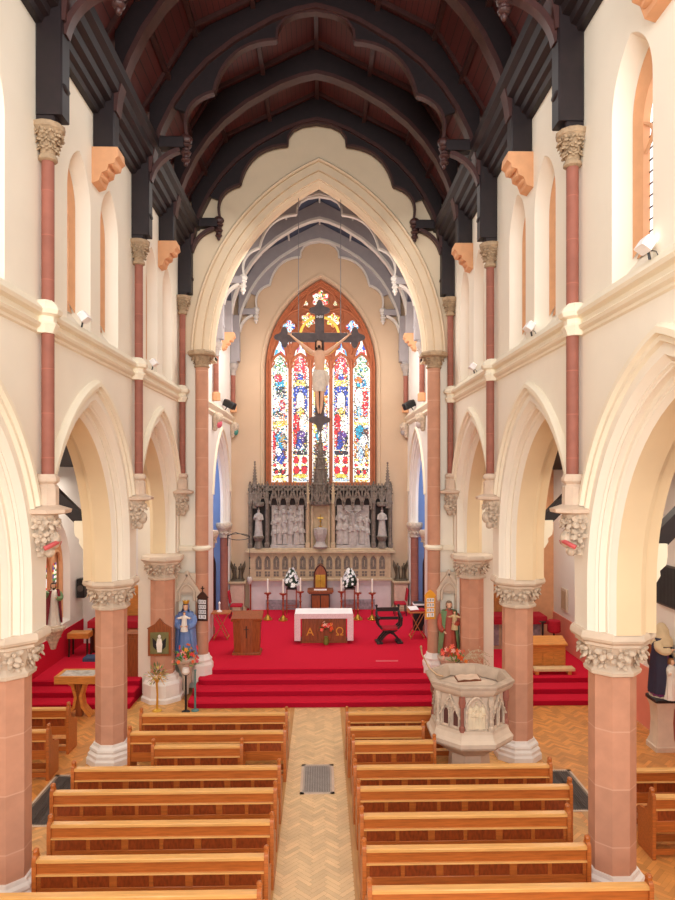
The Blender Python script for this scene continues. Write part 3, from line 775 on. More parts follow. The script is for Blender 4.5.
def chancel_shaft(s, y, label, paint):
    t = thing('chancel_wall_shaft', label, 'wall shaft', (EX + s * CW, y, 0), 0 if s < 0 else PI, 'red wall shafts inside the chancel')
    mb = MB(); mb.lathe([(.09, 8.5), (.09, 9.85)], (.11, 0), 12); mb.build('shaft', redstone, t)
    mb = MB(); mb.lathe([(.1, 9.83), (.12, 9.86), (.1, 9.9), (.13, 10.05), (.2, 10.2), (.22, 10.29), (.18, 10.31)], (.11, 0), 10)
    leafring(mb, .11, 0, 10.1, .13, 7, .06); mb.build('capital', greystone_lt, t)
    mb = MB(); lathe8(mb, [(.14, 8.38), (.14, 8.62), (.10, 8.66)], (.11, 0)); mb.build('shaft_base', orange, t)
    mb = MB()
    for k in range(5): mb.sph((.08 + .02 * k, 0, 7.45 + .09 * k), .08 + .028 * k, nu=9, nv=6)
    mb.sph((.26, 0, 7.86), .09, .09, .1); cb = mb.build('carved_corbel', carved, t)
    mb = MB(); mb.sph((.2, 0, 7.62), .12, .13, .15); mb.build('painted_robe', mat('painted_robe_' + paint[0], paint[1], .6), t)
chancel_shaft(-1, 22.4, 'red chancel wall shaft over a pink-robed corbel figure', ('pink', (214, 96, 116)))
chancel_shaft(-1, 26.75, 'red chancel wall shaft over a green-robed corbel figure, left of the east wall', ('green', (70, 140, 126)))
chancel_shaft(1, 22.4, 'red chancel wall shaft behind the right jamb of the chancel arch', ('pale', (196, 180, 176)))
chancel_shaft(1, 26.75, 'red chancel wall shaft over a grey corbel figure, right of the east wall', ('grey', (170, 160, 156)))
# responds of the chancel side arches
for s in (-1, 1):
    side = 'left' if s < 0 else 'right'
    for y, lab in ((26.2, 'dark red half column of the blue arch on the %s of the high altar' % side), (22.75, 'dark red half column of the blue arch just beyond the %s chancel jamb' % side)):
        t = thing('chancel_respond', lab, 'half column', (EX + s * (CW + .17), y, 0), 0, 'half columns of the blue chancel arches')
        mb = MB(); mb.lathe([(.2, .6), (.2, .8), (.15, .9), (.15, 3.5)], (0, 0), 14); mb.build('shaft', redstone, t)
        mb = MB(); mb.lathe([(.16, 3.48), (.2, 3.52), (.18, 3.56), (.21, 3.7), (.28, 3.84), (.31, 3.9), (.32, 4.0), (.3, 4.06)], (0, 0), 12); leafring(mb, 0, 0, 3.72, .21, 9, .085); mb.build('capital', carved, t)

# ------------------------------------------------------------------ the great east window
WC1 = (244, 240, 226); WH = (250, 250, 246); RE = (216, 30, 44); BL = (40, 70, 176); TQ = (40, 160, 200); YE_ = (244, 214, 90); GR = (70, 140, 80); DK = (40, 36, 50); PU = (96, 60, 150); OR = (236, 130, 50); PK = (240, 170, 160); LB = (168, 206, 236); GD = (190, 150, 50); BR = (110, 64, 40)
PAL = [
    [(-.0, 366, .8, 12, GR, .3), (0, 384, .6, 5, TQ, .7), (-.2, 378, .5, 4, RE, .6), (.2, 392, .6, 5, DK, .6), (-.3, 402, .6, 8, WH, .5), (.3, 405, .4, 6, RE, .5), (-.2, 414, .7, 3, DK, .4), (0, 424, 1, 3, YE_, .5), (.4, 420, .3, 6, OR, .4), (0, 438, .8, 4, TQ, .8), (-.75, 445, .25, 14, RE, .7), (.3, 440, .4, 6, GD, .5), (.1, 455, .5, 9, BL, .8), (.0, 447, .3, 5, TQ, .7), (-.2, 452, .4, 4, WH, .7), (.6, 448, .3, 8, BR, .5)],
    [(-.5, 366, .25, 14, RE, .7), (.5, 366, .25, 14, RE, .7), (0, 362, .3, 10, RE, .4), (0, 378, .3, 4, BL, .8), (0, 384, .9, 4, YE_, .5), (0, 391, 1, 5, BL, .75), (-.8, 402, .25, 14, BL, .6), (.8, 402, .25, 14, BL, .6), (0, 402, .5, 10, WH, .85), (0, 414, .5, 6, YE_, .6), (-.5, 424, .5, 10, RE, .75), (.4, 424, .5, 10, WH, .6), (.1, 438, .6, 7, PU, .7), (-.2, 444, .4, 5, BL, .8), (-.7, 438, .3, 9, RE, .6), (.7, 443, .3, 8, DK, .5), (0, 453, 1, 2.2, DK, .8), (-.5, 460, .3, 3.5, RE, .85), (.5, 460, .3, 3.5, RE, .85), (-.5, 470, .38, 4, RE, .9), (.5, 470, .38, 4, RE, .9), (0, 476, .8, 2, YE_, .8), (0, 480, 1, 1.5, (170, 200, 220), .8)],
    [(0, 370, .8, 10, YE_, .4), (0, 392, .7, 6, BL, .6), (.7, 388, .3, 6, BL, .8), (-.6, 398, .3, 10, YE_, .5), (.6, 405, .3, 10, OR, .4), (0, 410, .5, 12, WH, .7), (.6, 422, .2, 10, BL, .5), (-.6, 428, .3, 8, YE_, .5), (-.3, 436, .3, 4, TQ, .9), (.2, 436, .5, 6, WH, .7), (-.3, 448, .6, 4, BR, .6), (.4, 450, .5, 5, RE, .4), (0, 453, 1, 3, DK, .5), (-.4, 468, .4, 5, RE, .5), (.5, 468, .4, 5, RE, .5), (0, 460, .9, 3, YE_, .4)]]
PAL += [PAL[1], [(0, 366, .8, 12, GR, .3), (0, 384, .6, 4, TQ, .6), (-.3, 380, .5, 3, OR, .6), (.3, 400, .6, 9, RE, .65), (-.3, 398, .5, 10, WH, .8), (.5, 412, .3, 6, RE, .5), (-.3, 412, .3, 6, TQ, .5), (0, 424, 1, 2, YE_, .5), (-.2, 432, .5, 7, TQ, .85), (.5, 434, .4, 5, BR, .6), (.3, 444, .5, 10, WH, .7), (-.8, 446, .2, 12, OR, .6), (.7, 452, .3, 8, GD, .6), (-.1, 455, .3, 8, LB, .6)]]
BOT = [(-.4, 471, .4, 3.5, DK, .5), (.4, 471, .4, 3.5, DK, .5), (-.4, 472, .2, 2, RE, .8), (.4, 472, .2, 2, RE, .8), (0, 476.5, .8, 1.5, YE_, .8), (-.6, 465, .2, 1.5, RE, .7), (.6, 465, .2, 1.5, RE, .7), (0, 481, .9, 1, GD, .5)]
GEN = [WH, WC1, WC1, YE_, LB, PK, RE, BL, TQ, GR, DK, GD, BR, DK]
gr = random.Random(11)
HOLD = {}
def glasscol(i, u, y):
    key = (i, int((u + 1) * 6.5 + (int(y) % 2) * .5), int(y / 1.6)); base = HOLD.get(key)
    if base is None:
        base = gr.choice(GEN) if gr.random() < .55 else gr.choice((WH, WC1, WC1))
        if y > 459 and i in (0, 4): base = gr.choice((WH, WC1, WH, YE_, WC1))
        if y > 455 and i in (1, 2, 3): base = gr.choice((WH, WC1, WH, YE_, WC1))
        if y < 375 and gr.random() < .5: base = gr.choice((WH, WC1, LB))
        HOLD[key] = base
    c = base
    for n, (cu, cy, ru, ry, col, p) in enumerate(PAL[i] + (BOT if i in (0, 4) else [])):
        d2 = ((u - cu) / ru) ** 2 + ((y - cy) / ry) ** 2
        if d2 < 1.0 and gr.random() < p + .12:
            k = gr.uniform(.7, 1.15); c = tuple(min(255, v * k) for v in col)
        elif 1.0 <= d2 < 1.0 + .55 / min(ru * 3, ry) and p > .55 and gr.random() < .6: c = DK
    if abs(u) > .93: c = WH
    elif abs(u) > .82 and gr.random() < .55: c = gr.choice((WC1, YE_, LB, DK, GR, DK))
    if gr.random() < .07: c = DK
    return lin(c)
ew = thing('east_window', 'tall stained glass window of five lights with brown stone tracery above the altar screen', 'stained glass window', (WX, Y1, 0))
mb = MB()
fr = [(WA - .06, .30), (WA - .08, .12), (WA - .14, .10), (WA - .17, .16), (WA - .24, .14), (WA - .28, .22), (WA - .28, .34)]
mb.loft([[(u, y, z) for u, z in arch_pts(h, WO, WZ, 5.45, 18)] for h, y in fr], close=False)
ob = mb.build('stone_frame', tracery, ew, ang=30)
mb = MB(); mb.box(-WA + .06, .1, 5.45, WA - .06, .3, 5.62); mb.build('sill', tracery, ew)
LX = [-1.62, -.80, .02, .84, 1.66]; LX = [x - .02 for x in LX]; LH = .335
zspr = 10.25; loff = .22
def hw(z):
    if z <= zspr: return LH
    r = LH + loff; v = r * r - (z - zspr) ** 2
    return max(0, math.sqrt(v) - loff) if v > 0 else 0
zap = zspr + math.sqrt((LH + loff) ** 2 - loff ** 2)
mb = MB()
back = arch_pts(WA - .2, WO, WZ, 10.0, 18)
mb.add([(u, .26, z) for u, z in back], [tuple(range(len(back)))]); mb.flat = True
for x0, x1 in [(-WA + .2, LX[0] - LH)] + [(LX[i] + LH, LX[i + 1] - LH) for i in range(4)] + [(LX[4] + LH, WA - .2)]:
    xm = (x0 + x1) / 2; h = (x1 - x0) / 2
    mb.prism([(x0, .24), (xm - h * .35, .06), (xm + h * .35, .06), (x1, .24)], 'z', 5.6, 10.5)
mb.flat = False
for lx in LX:
    pts = arch_pts(LH + .02, loff, zspr, zspr - .05, 8); mb.tube([(lx + u, .19, z) for u, z in pts], .055, 6)
    for sg in (-1, 1):
        mb.tube([(lx + sg * (LH - .12 * math.sin(PI * t / 6)), .2, zspr + .0 + .3 * t / 6) for t in range(7)], .03, 5)
pieces = []
def kite(x, z0, z1, hw_):
    return [(x - hw_, z0), (x, z0 + .14), (x + hw_, z0), (x + hw_ * .78, z0 + .3), (x + hw_ * .3, z0 + (z1 - z0) * .62), (x, z1), (x - hw_ * .3, z0 + (z1 - z0) * .62), (x - hw_ * .78, z0 + .3)]
def foil(x, z, r, n, ph=PI / 2):
    return [(x + r * (.72 + .28 * abs(math.cos(n * (a - ph) / 2))) * math.cos(a), z + r * (.72 + .28 * abs(math.cos(n * (a - ph) / 2))) * math.sin(a)) for a in [2 * PI * k / 24 for k in range(24)]]
for i, zt in ((0, 11.55), (1, 11.3), (3, 11.3), (4, 11.55)):
    pieces.append(('kite', kite(LX[i], 10.62 + .02, zt, .27), (LX[i], 10.95), [WH, WH, LB, LB, BL, RE, WC1, TQ]))
for sx_ in (-1, 1):
    pieces.append(('foil', foil(sx_ * 1.27, 11.88, .29, 4), (sx_ * 1.27, 11.88), [WH, LB, LB, TQ, BL, RE, WC1]))
    pieces.append(('foil', foil(sx_ * .50, 12.14, .33, 6), (sx_ * .50, 12.14), [WH, WC1, YE_, YE_, OR, RE, GR, WH]))
    pieces.append(('foil', foil(sx_ * .62, 12.82, .15, 3), (sx_ * .62, 12.82), [WH, WC1, YE_, GR]))
    pieces.append(('foil', foil(sx_ * 1.26, 11.2, .12, 3, -PI / 2), (sx_ * 1.26, 11.2), [WH, LB, WC1]))
pieces.append(('foil', foil(0, 12.98, .40, 6), (0, 12.98), [WH, WC1, YE_, RE, RE, PK, GR, WH]))
for kind, poly, cc, pal in pieces:
    mb.tube([(x, .22, z) for x, z in poly + poly[:2]], .035, 5)
for sx_ in (-1, 1):                                            # flowing bars that tie the openings together
    mb.tube([(sx_ * u, .2, z) for u, z in ((2.0, 10.75), (1.8, 11.4), (1.62, 12.0), (1.2, 12.45), (.75, 12.62), (.3, 12.5))], .05, 6)
    mb.tube([(sx_ * u, .2, z) for u, z in ((.42, 10.7), (.5, 11.2), (.85, 11.7), (1.25, 11.45), (1.24, 10.8))], .05, 6)
    mb.tube([(sx_ * u, .2, z) for u, z in ((0, 11.6), (.45, 11.65), (.9, 12.1), (.85, 12.5), (.5, 13.2), (0, 13.52))], .05, 6)
mb.build('tracery_bars', tracery, ew)
for i, lx in enumerate(LX):
    g = MB(); nx, nz = 18, 170; za, zb = 5.62, zap
    for j in range(nz):
        z0 = za + (zb - za) * j / nz; z1 = za + (zb - za) * (j + 1) / nz; yp = 472.7 - ((z0 + z1) / 2 - 6) * 676 / 27.2
        for k in range(nx):
            a, b = -1 + 2 * k / nx, -1 + 2 * (k + 1) / nx
            g.add([(lx + a * hw(z0), .235, z0), (lx + b * hw(z0), .235, z0), (lx + b * hw(z1), .235, z1), (lx + a * hw(z1), .235, z1)], [(0, 1, 2, 3)], glasscol(i, (a + b) / 2, yp))
    g.build('stained_glass_light', glass_st, ew, fix=False, smooth=False)
for kind, poly, cc, pal in pieces:
    g = MB(); n = len(poly)
    for k in range(n):
        p, q_ = poly[k], poly[(k + 1) % n]
        for a, b in ((0, .3), (.3, .6), (.6, .82), (.82, 1)):
            f = lambda t, pt: (cc[0] + (pt[0] - cc[0]) * t, .235, cc[1] + (pt[1] - cc[1]) * t)
            g.add([f(a, p), f(a, q_), f(b, q_), f(b, p)], [(0, 1, 2, 3)], lin(gr.choice(pal)))
    g.build('tracery_glass', glass_st, ew, fix=False, smooth=False)

# aisle window on the left
aw = thing('aisle_window', 'pointed orange stone window with small coloured panes on the left aisle wall', 'stained glass window', (-AX - .3, 20.15, 0))
mb = MB(); mb.add([(0, u, z) for u, z in arch_pts(.85, .7, 3.05, 1.55, 12)], [tuple(range(2 * 13 + 1))])
mb.loft([[(x, u, z) for u, z in arch_pts(h, .7, 3.05, 1.55, 12)] for h, x in ((.85, .12), (.75, .14), (.7, .04))], close=False)
mb.box(.0, -.04, 1.55, .12, .04, 3.6); mb.tube([(.08, .39 * math.cos(a) - .39, 3.05 + .6 * math.sin(a)) for a in [PI * k / 10 for k in range(11)]], .05, 6); mb.tube([(.08, .39 * math.cos(a) + .39, 3.05 + .6 * math.sin(a)) for a in [PI * k / 10 for k in range(11)]], .05, 6)
mb.build('stone_frame', orange, aw, ang=30)
for u0 in (-.36, .36):
    g = MB()
    for j in range(24):
        for k in range(4):
            z0 = 1.7 + j * .066
            g.add([(.03, u0 + (-.2 + .1 * k), z0), (.03, u0 + (-.1 + .1 * k), z0), (.03, u0 + (-.1 + .1 * k), z0 + .066), (.03, u0 + (-.2 + .1 * k), z0 + .066)], [(0, 1, 2, 3)], lin(gr.choice([WH, WH, WC1, YE_, RE, BR, PU, DK, GR])))
    g.build('stained_glass_light', glass_st, aw, fix=False, smooth=False)
g = MB(); pf = foil(0, 3.9, .17, 4)
for k in range(24): g.add([(.03, 0, 3.9), (.03, pf[k][0], pf[k][1]), (.03, pf[(k + 1) % 24][0], pf[(k + 1) % 24][1])], [(0, 1, 2)], lin(gr.choice([WH, PU, LB])))
g.build('tracery_glass', glass_st, aw, fix=False, smooth=False)

# ------------------------------------------------------------------ figures
def robe(mb, h, y=0, w=1.0, fold=.012, n=36, z0=0, seed=0, col=None):
    rr = random.Random(seed); ph = rr.random() * 6
    prof = [(0, .165, .14), (.06, .16, .135), (.2, .145, .12), (.35, .135, .11), (.5, .125, .1), (.6, .12, .095), (.68, .13, .098), (.75, .14, .095), (.8, .135, .085), (.835, .10, .07), (.855, .055, .052), (.885, .04, .043)]
    rows = []
    for z, rx, ry in prof:
        f = fold * max(0, 1 - z / .8)
        rows.append([((rx * w + f * math.sin(9 * a + ph + 3 * z)) * math.cos(a) * h, y + (ry * w + f * math.sin(9 * a + ph + 3 * z)) * math.sin(a) * h, z0 + z * h) for a in [2 * PI * k / n for k in range(n)]])
    mb.loft(rows, True, True, col)
def mantle(mb, h, w=1.16, gap=55, fold=.014, n=30, seed=1, zlo=.05, zhi=.84):
    rr = random.Random(seed); ph = rr.random() * 6; rows = []
    for t in [i / 8 for i in range(9)]:
        z = zlo + (zhi - zlo) * t
        rx = .17 - .035 * t if z < .6 else .145; ry = .15 - .04 * t if z < .6 else .105
        if z > .78: rx, ry = .115, .085
        f = fold * max(0, 1 - z / .85); g = R(gap) * (1 - .55 * t)
        row = []
        for k in range(n + 1):
            a = -PI / 2 + g + (2 * PI - 2 * g) * k / n
            row.append(((rx * w + f * math.sin(8 * a + ph)) * math.cos(a) * h, (ry * w + f * math.sin(8 * a + ph)) * math.sin(a) * h, z * h))
        rows.append(row)
    rows2 = [[(x * .95, y * .95, z) for x, y, z in r] for r in rows]
    mb.loft(rows, False); mb.loft(rows2, False)
    for a, b in ((rows[0], rows2[0]), (rows[-1], rows2[-1])): mb.loft([a, b], False)
    mb.loft([[r[0] for r in rows], [r[0] for r in rows2]], False); mb.loft([[r[-1] for r in rows], [r[-1] for r in rows2]], False)
def head(mb, h, tilt=0, c=(0, -.01, .935)):
    x, y, z = (c[0] * h, c[1] * h, c[2] * h); s = h
    n = 14; rows = []
    for t, rx, ry, dy in ((-.068, .012, .018, -.016), (-.058, .03, .034, -.012), (-.035, .042, .048, -.006), (-.01, .047, .054, 0), (.015, .05, .058, .002), (.04, .047, .055, .004), (.06, .033, .04, .006), (.068, .012, .016, .006)):
        rows.append([(x + rx * s * math.cos(a), y + (dy + ry * math.sin(a)) * s, z + t * s) for a in [2 * PI * k / n for k in range(n)]])
    mb.loft(rows, True, True)
    mb.sph((x, y - .056 * s, z - .008 * s), .009 * s, .014 * s, .018 * s, 6, 5)       # nose
    mb.sph((x, y - .048 * s, z - .04 * s), .016 * s, .008 * s, .006 * s, 6, 4)        # mouth
    for sg in (-1, 1):
        mb.sph((x + sg * .018 * s, y - .05 * s, z + .01 * s), .009 * s, .006 * s, .006 * s, 6, 4)
        mb.sph((x + sg * .05 * s, y, z), .006 * s, .014 * s, .02 * s, 6, 4)
def hairpiece(mb, h, c=(0, -.01, .935), long=.09, beard=False):
    x, y, z = (c[0] * h, c[1] * h, c[2] * h); n = 14; rows = []
    for t, r in ((-long, .05), (-.04, .06), (.0, .062), (.03, .06), (.055, .045), (.074, .015)):
        rows.append([(x + r * h * math.cos(a) * 1.0, y + .012 * h + r * h * math.sin(a) * (1.05), z + t * h) for a in [R(-22) + R(224) * k / n for k in range(n + 1)]])
    mb.loft(rows, False)
    for sg in (0, 1): pass
    mb.sph((x, y + .008 * h, z + .05 * h), .052 * h, .058 * h, .03 * h, 10, 6)
    if beard: mb.sph((x, y - .035 * h, z - .062 * h), .03 * h, .026 * h, .034 * h, 8, 6)
def sleeve(mb, h, sh, el, ha, r=(.055, .05, .045)):
    A_, B_, C_ = [Vector(p) * h for p in (sh, el, ha)]; pts = []; rs = []
    for k in range(11):
        t = k / 10; pts.append(tuple(A_ * (1 - t) ** 2 + (B_ * 1.35 - (A_ + C_) * .175) * 2 * t * (1 - t) + C_ * t * t))
        rs.append(h * (r[0] * (1 - t) + r[2] * t + .012 * math.sin(PI * t) + .006 * math.sin(9 * t)))
    mb.tube(pts, rs, 14)
def hand(mb, h, p, d, up=(0, 0, 1)):
    d = Vector(d).normalized(); u = Vector(up); s_ = d.cross(u).normalized(); p = Vector(p) * h
    mb.sph(tuple(p + d * .02 * h), .017 * h, .017 * h, .02 * h, 8, 6)
    for k, (o, L) in enumerate(((-.012, .034), (-.004, .04), (.004, .038), (.012, .03))):
        b = p + d * .03 * h + s_ * o * h; m_ = b + d * L * .55 * h + u * .002 * h; e = b + d * L * h - u * .006 * h
        mb.tube([tuple(b), tuple(m_), tuple(e)], [.0052 * h, .005 * h, .004 * h], 6)
    b = p + d * .012 * h - s_ * .014 * h
    mb.tube([tuple(b), tuple(b + d * .014 * h - s_ * .008 * h + u * .006 * h), tuple(b + d * .026 * h + u * .008 * h)], [.006 * h, .0055 * h, .0045 * h], 6)
def simple_figure(mb, x, y, z, h, seed=0, w=1.0, rz=0):      # one-material carved figure
    T = mb.T.copy(); mb.T = T @ Matrix.Translation((x, y, z)) @ Matrix.Rotation(rz, 4, 'Z')
    robe(mb, h, w=w, seed=seed, n=16); mb.sph((0, -.01 * h, .935 * h), .052 * h, .056 * h, .068 * h, 8, 6)
    rr = random.Random(seed)
    for sg in (-1, 1):
        mb.tube([(sg * .12 * h, 0, .78 * h), (sg * .16 * h, -.05 * h, .62 * h), (sg * rr.uniform(.0, .1) * h, -.14 * h, rr.uniform(.58, .72) * h)], [.045 * h, .04 * h, .03 * h], 6)
    mb.T = T
# ------------------------------------------------------------------ carved altar screen
RX, RY = .08, 27.0
rd = thing('altar_screen', 'large grey carved stone altar screen with pinnacles and two relief panels under the east window', 'reredos', (RX, RY, 0))
mb = MB(); mb.bbox(-2.8, -.32, .6, 2.8, -.01, 1.78, .02); mb.build('marble_wall', marble, rd)
for s in (-1, 1):
    mb = MB(); x0, x1 = sorted((s * .85, s * 2.15)); mb.bbox(x0, -.36, .62, x1, -.325, 1.0, .01)
    mb.build('veined_panel', marble_dk, rd)
mb = MB(); mb.bbox(-2.78, -.42, 1.78, 2.78, -.01, 2.86, .01); mb.bbox(-2.85, -.48, 1.76, 2.85, -.01, 1.86, .03)
band = mb.build('arcade_band', tanstone, rd)
mb = MB(); md = MB()
NN = 15
for k in range(NN):
    x = -2.6 + 5.2 * (k + .5) / NN; w_ = .115
    pts = arch_pts(w_, .14, 2.52, 2.2, 6)
    md.add([(x + u, -.428, z) for u, z in pts], [tuple(range(len(pts)))])
    mb.tube([(x + u, -.43, z) for u, z in arch_pts(w_ + .02, .14, 2.52, 2.2, 6)], .018, 4)
    for a in range(2):
        for b in range(2):
            md.box(x - .1 + .11 * a, -.43, 1.93 + .11 * b, x - .01 + .11 * a, -.421, 2.02 + .11 * b)
    mb.tube([(x, -.43, 2.3), (x, -.43, 2.56)], .012, 4)
    mb.box(x + 2.6 / NN - .025, -.45, 1.86, x + 2.6 / NN + .025, -.42, 2.86)
md.build('sunk_panel', greystone, band, fix=False, smooth=False); mb.build('arch_tracery', tanstone, band)
mb = MB(); mb.bbox(-2.95, -.56, 2.86, 2.95, -.01, 2.95, .02); mb.bbox(-2.88, -.50, 2.95, 2.88, -.01, 3.04, .03); mb.build('cornice', tanstone, rd)
mb = MB(); mb.box(-2.8, -.16, 3.0, 2.8, -.01, 5.5); mb.build('backing', greystone_shade, rd)  # slab coloured dark as the shade in the recesses
def pinnacle(mb, x, y, z0, z1, w):
    zm = z0 + (z1 - z0) * .42
    mb.box(x - w / 2, y - w / 2, z0, x + w / 2, y + w / 2, zm)
    for a in range(4):
        an = a * PI / 2; dx, dy = math.cos(an), math.sin(an)
        mb.prism([(-w * .5, zm - w * .4), (w * .5, zm - w * .4), (0, zm + w * .5)], 'y', -.02, .02) if False else None
    rows = [[(x + a * w * .55 * k, y + b * w * .55 * k, z) for a, b in ((-1, -1), (1, -1), (1, 1), (-1, 1))] for k, z in ((1, zm), (1, zm + .02), (.12, z1))]
    mb.loft(rows, True, True)
    n = max(2, int((z1 - zm) / .11))
    for k in range(n):
        t = (k + .3) / n; z = zm + (z1 - zm) * t; r = w * .55 * (1 - t * .88) + .012
        for a, b in ((-1, -1), (1, -1), (1, 1), (-1, 1)): mb.sph((x + a * r, y + b * r, z), .022 * (1.3 - t * .5), nu=5, nv=4)
    mb.sph((x, y, z1), .045, nu=6, nv=4); mb.sph((x, y, z1 - .08), .03, nu=6, nv=4)
for x, z1, w in ((-2.55, 6.42, .15), (2.68, 6.38, .15)):
    mb = MB(); pinnacle(mb, x - .03, -.36, 4.6, z1, w); mb.build('pinnacle', greystone, rd)
# buttress shafts
for x in (-2.76, -2.1, -.5, .5, 2.1, 2.76):
    mb = MB(); mb.bbox(x - .09, -.48, 3.04, x + .09, -.12, 3.25, .02)
    lathe8(mb, [(.065, 3.25), (.065, 4.75), (.09, 4.8), (.07, 4.85)], (x, -.36)); mb.bbox(x - .08, -.3, 3.04, x + .08, -.1, 4.9, .01)
    pinnacle(mb, x, -.36, 4.8, 5.62, .12)
    mb.build('buttress', greystone if abs(x) > 1 else tanstone, rd)
def relief(x0, x1, name, cross):
    mb = MB(); mb.box(x0, -.22, 3.1, x1, -.15, 4.85); mb.bbox(x0 - .04, -.40, 3.02, x1 + .04, -.15, 3.16, .02)
    rl = mb.build(name, greystone_lt, rd)
    mb = MB(); rr = random.Random(5 if cross else 9); xm = (x0 + x1) / 2
    rows_ = [(6, 3.16, .92), (5, 3.55, .85)] if cross else [(6, 3.16, .8), (6, 3.55, .8), (4, 3.95, .7)]
    for n, z, h in rows_:
        for k in range(n):
            x = x0 + (x1 - x0) * (k + .5) / n + rr.uniform(-.04, .04)
            if cross and z > 3.3 and abs(x - xm) < .16: continue
            simple_figure(mb, x, -.27 + (.05 if z > 3.3 else 0), z + rr.uniform(-.04, .04), h * rr.uniform(.85, 1.08), rr.randrange(99), 1.1, rr.uniform(-.6, .6))
    if cross:
        mb.bar((xm, -.26, 3.3), (xm, -.26, 4.78), .09, .06, (0, 1, 0)); mb.bar((xm - .36, -.26, 4.52), (xm + .36, -.26, 4.52), .06, .09)
        mb.tube([(xm - .32, -.3, 4.55), (xm - .16, -.31, 4.42), (xm, -.32, 4.36), (xm + .16, -.31, 4.42), (xm + .32, -.3, 4.55)], .03, 6)
        mb.tube([(xm, -.33, 4.4), (xm, -.34, 4.15), (xm, -.32, 3.95), (xm, -.33, 3.6)], [.06, .07, .06, .03], 8); mb.sph((xm, -.34, 4.5), .055, nu=8, nv=6)
    mb.build('carved_figures', greystone_lt, rl)
relief(-1.93, -.66, 'left_relief', False); relief(.66, 1.93, 'right_relief', True)
rd.children[-2]['label'] = 'relief panel crowded with standing figures'; rd.children[-1]['label'] = 'relief panel of the crucifixion'
for s in (-1, 1):
    x = s * 2.43
    mb = MB(); lathe8(mb, [(.20, 3.04), (.16, 3.12), (.13, 3.3), (.2, 3.42), (.22, 3.48), (.18, 3.52)], (x, -.34)); ped = mb.build('niche_pedestal', greystone, rd)
    mb = MB(); simple_figure(mb, x, -.36, 3.52, 1.05, 3 + s, 1.0); mb.build('niche_statue', greystone_lt, rd)
    mb = MB(); lathe8(mb, [(.14, 4.66), (.2, 4.7), (.22, 4.8), (.2, 4.85)], (x, -.34)); pinnacle(mb, x, -.34, 4.85, 5.5, .16); mb.build('niche_canopy', greystone, rd)
# canopies of gablets and the cresting
def gablets(x0, x1, n, name):
    mb = MB(); w_ = (x1 - x0) / n
    d0 = MB(); d0.box(x0, -.24, 4.72, x1, -.1, 5.3); d0.build('canopy_shadow_board', greystone_shade, rd)  # dark box paints the shade behind the gablets
    for k in range(n):
        xc = x0 + w_ * (k + .5)
        for sg in (-1, 1): mb.bar((xc + sg * w_ * .48, -.42, 4.78), (xc, -.42, 5.36), .08, .055, (0, 1, 0))
        mb.tube([(xc + u, -.40, z) for u, z in arch_pts(w_ * .38, w_ * .3, 4.84, 4.68, 6)], .03, 5)
        mb.tube([(xc + .06 * math.cos(q_), -.40, 5.06 + .06 * math.sin(q_)) for q_ in [2 * PI * j / 10 for j in range(11)]], .022, 4)
        for j in range(1, 5):
            for sg in (-1, 1): mb.sph((xc + sg * w_ * .48 * (1 - j / 5), -.43, 4.82 + .58 * j / 5), .035, nu=5, nv=4)
        mb.sph((xc, -.42, 5.42), .05, nu=6, nv=5)
        mb.bar((xc + w_ * .5, -.42, 4.6), (xc + w_ * .5, -.42, 5.5), .05, .05); mb.sph((xc + w_ * .5, -.42, 4.58), .045, nu=6, nv=4)
    mb.build(name, greystone, rd)
gablets(-2.0, -.55, 4, 'gabled_canopy'); gablets(.55, 2.0, 4, 'gabled_canopy')
gablets(-2.75, -2.1, 2, 'gabled_canopy'); gablets(2.1, 2.75, 2, 'gabled_canopy')
mb = MB(); mb.bbox(-2.85, -.38, 5.3, 2.85, -.02, 5.4, .02)
for k in range(46):
    x = -2.8 + 5.6 * k / 45
    if abs(x) > .35: mb.bar((x, -.3, 5.38), (x, -.3, 5.52), .05, .05); mb.sph((x, -.3, 5.55), .036, nu=5, nv=4)
mb.bbox(-2.85, -.34, 5.46, 2.85, -.26, 5.5, .01)
mb.build('cresting', greystone, rd)
# central niche and spire
mb = MB(); mb.box(-.4, -.24, 3.04, .4, -.15, 4.9)
for s in (-1, 1): mb.tube([(s * .33, -.4, 3.04), (s * .33, -.4, 4.5)], .04, 8)
mb.tube([(u, -.4, z) for u, z in arch_pts(.33, .2, 4.5, 4.4, 8)], .035, 6)
mb.build('centre_niche', tanstone, rd)
mb = MB(); lathe8(mb, [(.24, 3.04), (.28, 3.1), (.2, 3.2), (.16, 3.3), (.2, 3.42), (.24, 3.55), (.26, 3.6), (.26, 3.8), (.1, 3.86)], (0, -.42)); mb.build('carved_pedestal', greystone_lt, rd)
mb = MB(); mb.tube([(0, -.42, 3.86), (0, -.42, 3.92)], .07, 8); mb.tube([(0, -.42, 3.9), (0, -.42, 4.36)], .018, 6); mb.bar((-.12, -.42, 4.22), (.12, -.42, 4.22), .03, .03); mb.sph((0, -.44, 4.1), .045, nu=8, nv=6); mb.build('altar_cross', brass, rd)
mb = MB()
for zz, w_ in ((4.8, .78), (5.35, .52), (5.95, .36)):
    pass
lathe8(mb, [(.36, 4.72), (.40, 4.78), (.40, 4.86), (.30, 4.9), (.30, 5.5), (.33, 5.54), (.24, 5.6), (.22, 6.1), (.25, 6.14), (.17, 6.2), (.15, 6.55), (.17, 6.58), (.12, 6.62), (.02, 7.62)], (0, -.36))
